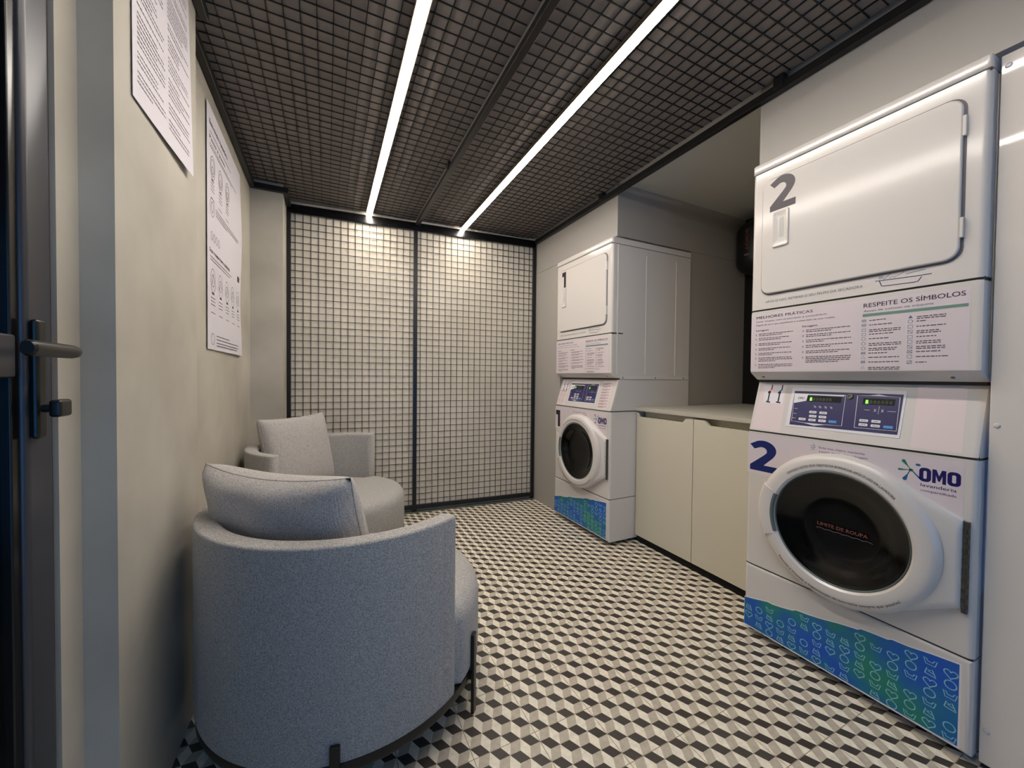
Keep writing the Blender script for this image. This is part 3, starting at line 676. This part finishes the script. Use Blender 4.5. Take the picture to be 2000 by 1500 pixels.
    for z, l in ((0.880, 0.010), (0.873, 0.012), (0.866, 0.008)):
        ribbon(bm, [(0.433, z), (0.433-l, z)]+[(0.433-l-.004*math.sin(t*PI/4), z+.004-.004*math.cos(t*PI/4)) for t in range(1, 6)], .0014, eps)
    obj('breeze_drawing', bm, M_lblue, st, smooth=False)
    bm = nb()
    if num == 2: solid(bm, D2(0.614, 0.737, 0.116, 0.134), 0.0, 0.0010)
    else: solid(bm, D1(0.640, 0.738, 0.060, 0.132), 0.0, 0.0010)
    obj('number_decal', bm, M_navy if num == 2 else M_digitb, st, smooth=False)
    omo_logo(st)
    # washer door: rounded plate with a straight hinge edge, ring, porthole
    CU, CZ = 0.331, 0.592
    def hull(i, R=0.272):
        R = R-i; pts = []
        a0, a1 = 62, 298          # degrees from the hinge direction (towards u=0)
        for k in range(49):
            t = rad(a0+(a1-a0)*k/48); pts.append((CU-R*math.cos(t), CZ+R*math.sin(t)))
        e0 = (0.026+i*0.6, 0.462+i); e1 = (0.026+i*0.6, 0.726-i)
        def seg(p, q, n): return [(p[0]+(q[0]-p[0])*k/n, p[1]+(q[1]-p[1])*k/n) for k in range(1, n)]
        return pts+seg(pts[-1], e0, 8)+[e0]+seg(e0, e1, 12)+[e1]+seg(e1, pts[0], 8)
    def hd(p, h): return h*(1 if p > 0.15 else 0.5+0.5*max(0, p-0.026)/0.124)
    bm = nb(); rings = []
    for i, h in ((0, 0.0), (0, 0.018), (0.004, 0.029), (0.012, 0.037), (0.022, 0.041)): rings.append([MF(p, q, hd(p, h)) for p, q in hull(i)])
    inner = []
    for p, q in hull(0.022):
        t = math.atan2(q-CZ, p-CU); inner.append((CU+0.203*math.cos(t), CZ+0.203*math.sin(t)))
    rings += [[MF(p, q, 0.041) for p, q in inner], [MF(p, q, 0.0) for p, q in inner]]
    loft(bm, rings, cap0=False, cap1=False); dr = obj('washer_door', bm, M_white, root)
    bm = nb(); lathe(bm, RING[::-1]+[(0.204, 0.0)], (0, CU, CZ), (-1, 0, 0), 72); obj('door_ring', bm, M_white, dr)
    bm = nb(); lathe(bm, [(0.2075, 0.040), (0.2045, 0.0435), (0.2015, 0.040), (0.2005, 0.030)], (0, CU, CZ), (-1, 0, 0), 72); obj('chrome_trim', bm, M_rubber, dr)
    prof = [(0.2015, 0.036), (0.196, 0.030), (0.190, 0.022), (0.178, 0.018), (0.170, 0.006), (0.160, 0.000), (0.152, -0.016), (0.140, -0.024), (0.128, -0.036), (0.105, -0.046), (0.07, -0.052), (0.03, -0.055), (0.0, -0.056)]
    # open a porthole in front plate: the bowl sits just in front of it
    prof = [(r, 0.003+0.036*(h+0.056)/0.092) for r, h in prof]
    bm = nb(); lathe(bm, prof, (0, CU, CZ), (-1, 0, 0), 72); gl = obj('porthole_bowl', bm, M_drum, dr, angle=60)
    hb = 0.012
    bm = nb(); text(bm, 'LIMITE DE ROUPA' if num == 2 else '', 0.398, 0.246, 0.585, 0.0125, hb, bold=0.006)
    if num == 2: obj('limit_lettering', bm, M_red, gl, smooth=False)
    bm = nb()
    if num == 2: ribbon(bm, [(0.402-0.17*i/48, 0.572+0.0032*abs(math.sin(i/48*PI*6))) for i in range(49)], .0022, hb); obj('wave_line', bm, M_inkg, gl, smooth=False)
    # handle segment on the free side of the door with its gaps
    bm = nb(); prof2 = [(0.2795, 0.012), (0.277, 0.034), (0.262, 0.0500), (0.240, 0.0535), (0.222, 0.050), (0.222, 0.035)]
    rings = []
    for k in range(17):
        t = rad(-23+46*k/16); rings.append([MF(CU+r*math.cos(t), CZ+r*math.sin(t), h) for r, h in prof2])
    loft(bm, rings); obj('door_handle', bm, M_white, dr)
    bm = nb(); rings = []
    for k in range(17):
        t = rad(-21+42*k/16); rings.append([MF(CU+r*math.cos(t), CZ+r*math.sin(t), h) for r, h in ((0.222, 0.0495), (0.213, 0.0515), (0.2075, 0.0440))])
    loft(bm, rings, cap0=False, cap1=False, closed=False); obj('handle_hollow', bm, M_rubber, dr)
    bm = nb(); arc_text(bm, 'VERIFIQUE E RETIRE SEUS OBJETOS DA BORRACHA APÓS O USO DA LAVADORA', CU, CZ, 0.2275, 133, 44, 0.0085, 0.0008, bold=0.010); obj('ring_lettering', bm, M_ink, dr, smooth=False); bm = nb()
    arc_text(bm, 'Execute a limpeza e higienização da borracha sempre que possível', CU, CZ, 0.2515, 223, 318, 0.0092, 0.0008, bold=0.014, flip=True)
    obj('ring_lettering', bm, M_ink, dr, smooth=False)
    bm = nb(); box(bm, -0.011, 0.0, 0.014, 0.0255, 0.450, 0.722); hg = obj('hinge', bm, M_chrome, dr, smooth=False)
    bm = nb(); n = 18
    for i in range(n):
        z = 0.452+i*0.268/n; box(bm, -0.0125, -0.008, 0.0135 if i % 2 else 0.018, 0.020 if i % 2 else 0.0255, z, z+0.268/n*0.72)
    obj('hinge_knuckles', bm, M_seam, hg, smooth=False)
    # blue and green printed film over the kick panel
    top = [(0.680, .153), (0.640, .163), (0.579, .181), (0.562, .1800), (0.530, .186), (0.485, .197), (0.470, .206), (0.43, .211), (0.39, .219), (0.33, .235), (0.272, .247), (0.262, .2545), (0.236, .258), (0.19, .262), (0.180, .268), (0.138, .271), (0.086, .281), (0.027, .2885)]
    bm = nb(); flat(bm, [(0.027, .040)]+[(0.681, .033)]+top, 0.0004); kf = obj('printed_film', bm, M_film, kp, smooth=False)
    bm = nb(); flat(bm, [(0.0225, .0345), (0.682, .0275), (0.681, .1565), *[(u, z+.0042) for u, z in top[1:-1]], (0.0225, .293)], 0.0002); obj('film_border', bm, M_btn, kp, smooth=False)
    def ztop(u):
        for (a, za), (b_, zb_) in zip(top[:-1], top[1:]):
            if b_ <= u <= a: return za+(zb_-za)*(a-u)/(a-b_+1e-9)
        return 0
    bm = nb(); s = 0.0150; cols = 15
    for ci in range(cols):
        u = 0.660-ci*0.0440; kind = ci % 4; z = 0.052 if kind != 1 else 0.060; j = 0
        while z+s < ztop(min(max(u-s, .03), .67))-0.002 and z+s < ztop(min(max(u+s, .03), .67))-0.001:
            typ = (kind*2+j+ci//4) % 4; skip = ((ci*7+j*5) % 9 == 0)
            if not skip:
                if typ == 0: ribbon(bm, [(u+s*.85*math.cos(t*PI/9), z+s*.85*math.sin(t*PI/9)) for t in range(18)], .0028, .0008, closed=True)
                elif typ == 1:
                    P = []
                    for k in range(24):
                        t = 2*PI*k/24; P.append((u+s*0.062*16*math.sin(t)**3, z+s*0.062*(13*math.cos(t)-5*math.cos(2*t)-2*math.cos(3*t)-math.cos(4*t))))
                    ribbon(bm, P, .0028, .0008, closed=True)
                elif typ == 2:
                    ribbon(bm, [(u+s*.8, z-s*.5), (u+s*.5, z+s*.7), (u+s*.1, z+s*.3), (u-s*.3, z+s*.7), (u-s*.8, z-s*.5)], .0028, .0008)
                    ribbon(bm, [(u+s*.8, z-s*.5), (u-s*.9, z-s*.7)], .0028, .0008); ribbon(bm, [(u+s*.4, z+s*.2), (u-s*.5, z-s*.1)], .0024, .0008)
                else:
                    ribbon(bm, [(u+s, z+s*.6), (u+s*.7, z-s*.6), (u-s*.7, z-s*.6), (u-s, z+s*.6), (u-s*.55, z+s*.45), (u-s*.35, z), (u+s*.35, z), (u+s*.6, z+s*.5)], .0026, .0008, closed=True)
            z += 0.0325; j += 1
    obj('printed_symbols', bm, M_sym, kf, smooth=False)
    for u in (0.60, 0.085):
        bm = nb(); flat(bm, rrect(u-.006, u+.006, .0275, .0305, .001, 2), .0006); obj('slot', bm, M_gasket, kp, smooth=False)
    for u in (0.08, WD-0.08):
        for x in (0.10, DEP-0.1):
            bm = nb(); lathe(bm, [(0.0, 0.0), (0.022, 0.0), (0.022, 0.008), (0.012, 0.012), (0.012, 0.028)], (x, u, 0), (0, 0, 1), 16); obj('levelling_foot', bm, M_black, root)
    return root
# film colours: an abstract blue with green clouds
m = mat('printed_film', srgb(4, 70, 150), 0.35)
nt = m.node_tree; tc = nt.nodes.new('ShaderNodeTexCoord'); n1 = nt.nodes.new('ShaderNodeTexNoise'); n1.inputs['Scale'].default_value = 6.5; n1.inputs['Detail'].default_value = 2
r = nt.nodes.new('ShaderNodeValToRGB'); e = r.color_ramp.elements; e[0].position = 0.36; e[0].color = srgb(2, 84, 190); e[1].position = 0.66; e[1].color = srgb(20, 128, 112)
x = e.new(0.5); x.color = srgb(4, 104, 160)
nt.links.new(tc.outputs['Object'], n1.inputs['Vector']); nt.links.new(n1.outputs['Fac'], r.inputs[0]); nt.links.new(r.outputs[0], nt.nodes['Principled BSDF'].inputs['Base Color'])
M_film = m
M_sym = mat('film_symbols', srgb(140, 200, 214), 0.4)
make_tower(2, Y2N, 'white washer and dryer tower numbered 2, nearest the camera on the right')
make_tower(1, Y1N, 'white washer and dryer tower numbered 1, in the far right corner by the mesh wall')

# ------------------------------------------------------------ base cabinet, worktop, tank in the recess
CX = 1.935
root = thing('base_cabinet', 'greige two door base cabinet between the two washer towers', 'cabinet', (CX, Y2F+0.004, 0))
CW = Y1N-Y2F-0.012
obj('carcass', box(nb(), 0.020, 0.60, 0, CW, 0.056, 0.866), M_cab, root, smooth=False)
SPL = 0.462
obj('top_rail', box(nb(), 0.06, 0.60, 0.02, CW-0.02, 0.866, 0.9118), M_cab, root, smooth=False)
for y0, y1, c0, c1 in ((0.002, SPL-0.002, 0.0, 0.36), (SPL+0.002, CW-0.001, SPL+0.05, CW-0.02)):
    # door with a milled finger notch along its top edge
    zt = 0.899; zn = 0.872
    pts = [(y0, 0.052), (y1, 0.052), (y1, zt), (min(c1+0.03, y1), zt), (c1, zn), (c0+0.03 if c0 > 0.01 else y0, zn), (c0, zt) if c0 > 0.01 else (y0, zn-0.0001), (y0, zt if c0 > 0.01 else zn-0.0002)]
    if c0 <= 0.01: pts = [(y0, 0.052), (y1, 0.052), (y1, zt), (c1+0.03, zt), (c1, zn), (y0, zn)]
    bm = nb(); solid(bm, pts, -0.018, 0.0); bm.faces.new([bm.verts.new(MF(p, q, -0.018)) for p, q in pts]); bmesh.ops.remove_doubles(bm, verts=bm.verts, dist=1e-6)
    dcab = obj('cabinet_door', bm, M_cab, root, smooth=False)
for y in (0.06, SPL, CW-0.03):
    for x in (-0.0, 0.5):
        bm = nb(); lathe(bm, [(0, 0), (0.02, 0), (0.02, 0.008), (0.014, 0.012), (0.014, 0.057)], (x+0.06, y, 0), (0, 0, 1), 16); obj('leg', bm, M_gasket if x < .1 else M_black, root)
obj('plinth', box(nb(), 0.022, 0.035, 0.0, CW, 0.0, 0.056), M_dark, root, smooth=False)  # black toe kick set forward, painting the shadowed gap under the doors
bm = nb(); box(bm, CX-0.004, 3.098, Y2F+0.006, Y1N-0.001, 0.912, 0.936, 0.001, 1)
tag(obj('worktop', bm, M_top, smooth=False), 'long pale worktop slab lying on the greige base cabinet', 'worktop')
root = thing('expansion_tank', 'black rounded tank with faded red lettering, high in the recess behind tower 2', 'tank', (3.03, 1.86, 1.95))
bm = nb(); prof = [(0.0, 0.0)]+[(0.165*math.sin(t), 0.10-0.10*math.cos(t)) for t in [PI/2*i/6 for i in range(1, 7)]]+[(0.165, 0.33)]+[(0.165*math.cos(t), 0.33+0.10*math.sin(t)) for t in [PI/2*i/6 for i in range(1, 6)]]+[(0.0, 0.43)]
lathe(bm, prof, (0, 0, 0), (0, 0, 1), 40); tk = obj('vessel', bm, mat('tank_black', srgb(18, 18, 18), 0.4), root)
bm = nb()
def TK(p, q, h=0):   # p: vertical reading axis, q: around
    a = rad(178)+q/0.165; return Vector((math.cos(a)*0.1665, math.sin(a)*0.1665, p))
text(bm, 'YOIOE', 0.165, 0.325, -0.012, 0.026, 0, TK, bold=0.02); obj('red_lettering', bm, M_red, tk, smooth=False)
bm = nb(); flat(bm, [(0.125, -0.02), (0.140, -0.02), (0.140, 0.02), (0.125, 0.02)], 0, TK); obj('grey_mark', bm, M_inkg, tk, smooth=False)
bm = nb(); tube(bm, [(0, 0, 0.43), (0, 0, 0.478)], 0.02, 16); obj('pipe', bm, M_black, root)

# ------------------------------------------------------------ tub armchairs
def arc_pts(a0, a1, n): return [rad(a0+(a1-a0)*i/n) for i in range(n+1)]
RO, RI, ZT, ZB = 0.453, 0.388, 0.708, 0.142
def make_chair(label, cx, cy, face):
    root = thing('tub_armchair', label, 'armchair', (cx, cy, 0), face, 'grey tub armchairs')
    def sect(e):   # closed cross-section (r, z); e: inset for the rounded ends
        ro, ri, zt, zb, c = RO-e, RI+e, ZT-e*0.6, ZB+e*0.2, 0.020
        c = max(c-e*0.5, 0.004)
        P = []
        c2 = c*0.4
        for k in range(6): t = rad(90*k/5); P.append((ro-c2+c2*math.cos(t), zt-c2+c2*math.sin(t)))
        for k in range(6): t = rad(90+90*k/5); P.append((ri+c+c*math.cos(t), zt-c+c*math.sin(t)))
        P += [(ri, (zt+zb)/2), (ri, zb+0.006), (ri+0.006, zb), (ro-0.012, zb), (ro-0.003, zb+0.006), (ro, zb+0.02), (ro, (zt+zb)/2)]
        return P
    bm = nb(); rings = []
    da = 0.012/RO*180/PI
    seq = [(90-da*1.0, 0.012), (90-da*0.6, 0.005), (90, 0.0)]+[(90+180*i/64, 0.0) for i in range(1, 64)]+[(270, 0.0), (270+da*0.6, 0.005), (270+da, 0.012)]
    for a, e in seq:
        t = rad(a); rings.append([Vector((math.cos(t)*r, math.sin(t)*r, z)) for r, z in sect(e)])
    loft(bm, rings); sh = obj('backrest_shell', bm, M_fab, root, angle=50)
    # seam lines on the rim edge and a vertical seam near each arm
    bm = nb()
    for a in (96, 264):
        t = rad(a); tube(bm, [Vector((math.cos(t)*(RO-0.0008), math.sin(t)*(RO-0.0008), z)) for z in (ZB+0.02, 0.3, 0.5, ZT-0.02)], 0.0016, 6)
    obj('stitching', bm, M_fab, sh)
    # seat: full disc in front, narrower inside the shell
    def sr(a):
        a = abs((a+180) % 360-180)
        return RO-0.001 if a < 84 else (RI-0.003 if a > 92 else RO-0.001+(RI-0.003-RO+0.001)*(a-84)/8)
    bm = nb(); rings = []
    for zz, ins in ((0.146, 0.012), (0.150, 0.004), (0.165, 0.0), (0.340, 0.0), (0.365, 0.006), (0.385, 0.020), (0.397, 0.045), (0.403, 0.09), (0.407, 0.2), (0.409, 0.33)):
        rings.append([Vector((math.cos(rad(a))*(sr(a)-ins), math.sin(rad(a))*(sr(a)-ins), zz)) for a in range(0, 360, 4)])
    loft(bm, rings); obj('seat', bm, M_fab, root, angle=60)
    bm = nb(); lathe(bm, [(0.0, 0.125), (0.30, 0.118), (0.425, 0.112), (0.446, 0.114), (0.450, 0.124), (0.448, 0.144), (0.0, 0.146)], (0, 0, 0), (0, 0, 1), 72); obj('base_ring', bm, M_black, root)
    for a in (75, 135, 225, 285):
        bm = nb(); zt = 0.270 if a in (75, 285) else 0.205
        box(bm, 0.4545, 0.4665, -0.0125, 0.0125, 0.0, zt, 0.003, 2); box(bm, 0.40, 0.4545, -0.010, 0.010, 0.116, 0.136)
        bmesh.ops.rotate(bm, verts=bm.verts, cent=(0, 0, 0), matrix=Matrix.Rotation(rad(a), 3, 'Z')); obj('leg', bm, M_black, root)
    return root
C1 = (0.092, 1.497); C2 = (0.026, 2.695)
make_chair('grey tub armchair beside the pillar, showing its tall rounded back', C1[0], C1[1], rad(36))
make_chair('grey tub armchair in the rear left corner against the mesh screen', C2[0], C2[1], rad(-41))

def cushion(label, loc, rot, sx, sy, th, group='scatter cushions', sag=0.0):
    n = 36; bm = nb(); top, bot = {}, {}
    rnd = random.Random(int(loc[0]*1000))
    for i in range(n+1):
        for j in range(n+1):
            u, v = -1+2*i/n, -1+2*j/n
            f = (max(0, 1-abs(u)**2.6)*max(0, 1-abs(v)**2.6))**0.33
            pin = 1-0.055*(1-abs(v)**2)*abs(u)**4; pin2 = 1-0.055*(1-abs(u)**2)*abs(v)**4
            x, z = u*sx/2*pin, v*sy/2*pin2
            bend = sag*(1-u*u)
            wr1 = 0.0035*math.sin(9*u+4*v)*f+0.0025*math.sin(14*v-6*u+1)*f
            top[i, j] = bm.verts.new((x, f*th/2+bend+wr1, z))
            bot[i, j] = top[i, j] if i in (0, n) or j in (0, n) else bm.verts.new((x, -f*th/2+bend, z))
    for i in range(n):
        for j in range(n):
            bm.faces.new((top[i, j], top[i+1, j], top[i+1, j+1], top[i, j+1]))
            bm.faces.new((bot[i, j], bot[i, j+1], bot[i+1, j+1], bot[i+1, j]))
    root = tag(obj('cushion', bm, M_cush, angle=75), label, 'cushion', group)
    # piping along the edge seam
    bm = nb(); P = []
    def e(u, v):
        pin = 1-0.055*(1-abs(v)**2)*abs(u)**4; pin2 = 1-0.055*(1-abs(u)**2)*abs(v)**4
        return Vector((u*sx/2*pin, sag*(1-u*u), v*sy/2*pin2))
    for k in range(24): P.append(e(-1+2*k/24, -1))
    for k in range(24): P.append(e(1, -1+2*k/24))
    for k in range(24): P.append(e(1-2*k/24, 1))
    for k in range(25): P.append(e(-1, 1-2*k/24))
    tube(bm, P, 0.0013, 6); obj('edge_seam', bm, M_cush, root)
    root.location = loc; root.rotation_euler = rot
    return root
def lean(cx, cy, ang, rbot, rtop, zb, sy):
    """cushion standing on the seat and leaning back along direction ang (degrees)"""
    a = rad(ang); d = Vector((math.cos(a), math.sin(a), 0)); tilt = math.asin((rtop-rbot)/sy)
    c = Vector((cx, cy, 0))+d*(rbot+rtop)/2+Vector((0, 0, zb+math.cos(tilt)*sy/2))
    # local y = facing back (away), local z = up along the cushion
    ez = (d*math.sin(tilt)+Vector((0, 0, math.cos(tilt)))).normalized(); ey = (d*math.cos(tilt)-Vector((0, 0, math.sin(tilt)))).normalized(); ex = ey.cross(ez)
    mtx = Matrix((ex, ey, ez)).transposed()
    return c, mtx.to_euler()
c, r_ = lean(C1[0]-0.045, C1[1]+0.03, 228, 0.13, 0.28, 0.42, 0.46)
cushion('plump grey cushion leaning over the rim of the armchair that shows its back', c, r_, 0.54, 0.46, 0.18, sag=0.03)
c, r_ = lean(C2[0]-0.02, C2[1], 139, 0.17, 0.27, 0.41, 0.47)
cushion('square grey cushion standing in the far armchair', c, r_, 0.52, 0.47, 0.15)

# ------------------------------------------------------------ posters
def poster(name, label, xw, y0, y1, z0, z1, wave, fn):
    root = thing(name, label, 'poster', (xw, y0, z0), 0, 'paper notices on the left wall')
    W_, H_ = y1-y0, z1-z0
    def PM(p, q, h=0): return Vector((0.002+wave(p/W_, q/H_)+h, p, q))
    bm = nb(); nx, nz = 16, 24; g1 = {}; g2 = {}
    for i in range(nx+1):
        for j in range(nz+1):
            g1[i, j] = bm.verts.new(PM(W_*i/nx, H_*j/nz, 0)); g2[i, j] = bm.verts.new(PM(W_*i/nx, H_*j/nz, -0.0006))
    for g in (g1, g2):
        for i in range(nx):
            for j in range(nz): bm.faces.new((g[i, j], g[i+1, j], g[i+1, j+1], g[i, j+1]))
    for i in range(nx):
        for j in (0, nz): bm.faces.new((g1[i, j], g1[i+1, j], g2[i+1, j], g2[i, j]))
    for j in range(nz):
        for i in (0, nx): bm.faces.new((g1[i, j], g1[i, j+1], g2[i, j+1], g2[i, j]))
    sh = obj('sheet', bm, M_paper, root); fn(sh, PM, W_, H_)
    return root
rnd = random.Random(5)
def p1(sh, PM, W_, H_):
    h = 0.0006
    for (a0, a1) in ((0.06, 0.47), (0.53, 0.94)):
        z = H_*0.08; bm = nb()
        while z < H_*0.93:
            e = a1-rnd.choice((0, 0, 0.02, 0.12, 0.2))
            greek(bm, rnd, W_*a0, W_*e, z, 0.0034, h, PM)
            z += rnd.choice((0.0115, 0.0115, 0.0115, 0.022))
        obj('small_print', bm, M_inkg, sh, smooth=False)
poster('wall_notice', 'white notice with two columns of fine print on the pillar by the door', -0.400, 1.172, 1.570, 1.768, 2.352, lambda a, b: 0.006*(1-b)*(0.4+a)**2*(1 if b < 1 else 0)+0.001, p1)
def p2(sh, PM, W_, H_):
    h = 0.0007
    tpart('heading', sh, M_ink, 'Bem-vindo à lavanderia', 0.05*W_, 0.52*W_, 0.925*H_, 0.022, h, PM, .01)
    tpart('heading', sh, M_ink, 'Passo a passo', 0.05*W_, 0.44*W_, 0.865*H_, 0.017, h, PM, .02)
    tpart('heading', sh, M_ink, 'Sua roupa bem cuidada', 0.05*W_, 0.60*W_, 0.405*H_, 0.018, h, PM, .03)
    for blk in (((.895, .62),), ((.845, .80), (.835, .66)), ((.385, .66), (.372, .60)), ((.060, .55), (.045, .86), (.030, .84), (.018, .80))):
        bm = nb()
        for z, a1 in blk: greek(bm, rnd, (0.2 if z < .1 else 0.06)*W_, a1*W_, z*H_, 0.0045, h, PM)
        obj('small_print', bm, M_inkg, sh, smooth=False)
    bm = nb()
    for z, a1 in ((.605, .86), (.593, .84), (.581, .5)): greek(bm, rnd, 0.2*W_, a1*W_, z*H_, 0.0045, h, PM)
    obj('small_print', bm, M_inkg, sh, smooth=False)
    def ell(cx, cz, rx, rz, w_=0.003, n=20): ribbon(bm, [(cx+rx*math.cos(2*PI*t/n), cz+rz*math.sin(2*PI*t/n)) for t in range(n)], w_, h, PM, closed=True)
    for k in range(5):
        c = (0.12+0.19*k)*W_; bm = nb()
        for i in range(4): greek(bm, rnd, c-0.035, c+0.035, (.215-.014*i-(0.02 if i > 2 else 0))*H_, 0.004, h, PM)
        obj('small_print', bm, M_inkg, sh, smooth=False)
        z = 0.29*H_; bm = nb()
        ell(c, z, 0.038, 0.052); ell(c, z, 0.022, 0.026); ribbon(bm, [(c-0.02, z-0.02), (c+0.01, z+0.03), (c+0.02, z-0.01)], 0.004, h, PM)
        flat(bm, [(c-0.02, .232*H_), (c+0.02, .232*H_), (c+0.02, .240*H_), (c-0.02, .240*H_)], h, PM); obj('pictogram', bm, M_digit, sh, smooth=False)
        if k < 3:
            bm = nb()
            for i in range(4): greek(bm, rnd, c-0.03, c+0.03, (.690-.014*i-(0.02 if i > 2 else 0))*H_, 0.004, h, PM)
            obj('small_print', bm, M_inkg, sh, smooth=False)
            z = 0.76*H_; bm = nb()
            ell(c, z, 0.036, 0.050); ell(c, z, 0.026, 0.036); ell(c, z-0.01, 0.012, 0.016)
            flat(bm, [(c-0.02, .704*H_), (c+0.02, .704*H_), (c+0.02, .710*H_), (c-0.02, .710*H_)], h, PM); obj('pictogram', bm, M_digit, sh, smooth=False)
    bm = nb()
    ell(0.11*W_, 0.595*H_, 0.034, 0.04); ell(0.11*W_, 0.595*H_, 0.018, 0.022); obj('pictogram', bm, M_digit, sh, smooth=False); bm = nb()
    ell(0.11*W_, 0.045*H_, 0.026, 0.024); obj('pictogram', bm, M_digit, sh, smooth=False); bm = nb()
    for k in range(4): ell((0.1+0.06*k)*W_, 0.475*H_, 0.014, 0.018)
    obj('pictogram', bm, M_digit, sh, smooth=False); bm = nb()
    flat(bm, [(0.86*W_, .395*H_), (0.94*W_, .395*H_), (0.94*W_, .425*H_), (0.86*W_, .425*H_)], h, PM)
    obj('logo_mark', bm, M_digit, sh, smooth=False)
poster('wall_poster', 'tall white instruction poster with pictograms on the left wall, beyond the pillar', -0.455, 2.012, 2.705, 1.243, 2.282, lambda a, b: 0.004+0.004*math.sin(9*b+2*a)*a+0.002*a, p2)
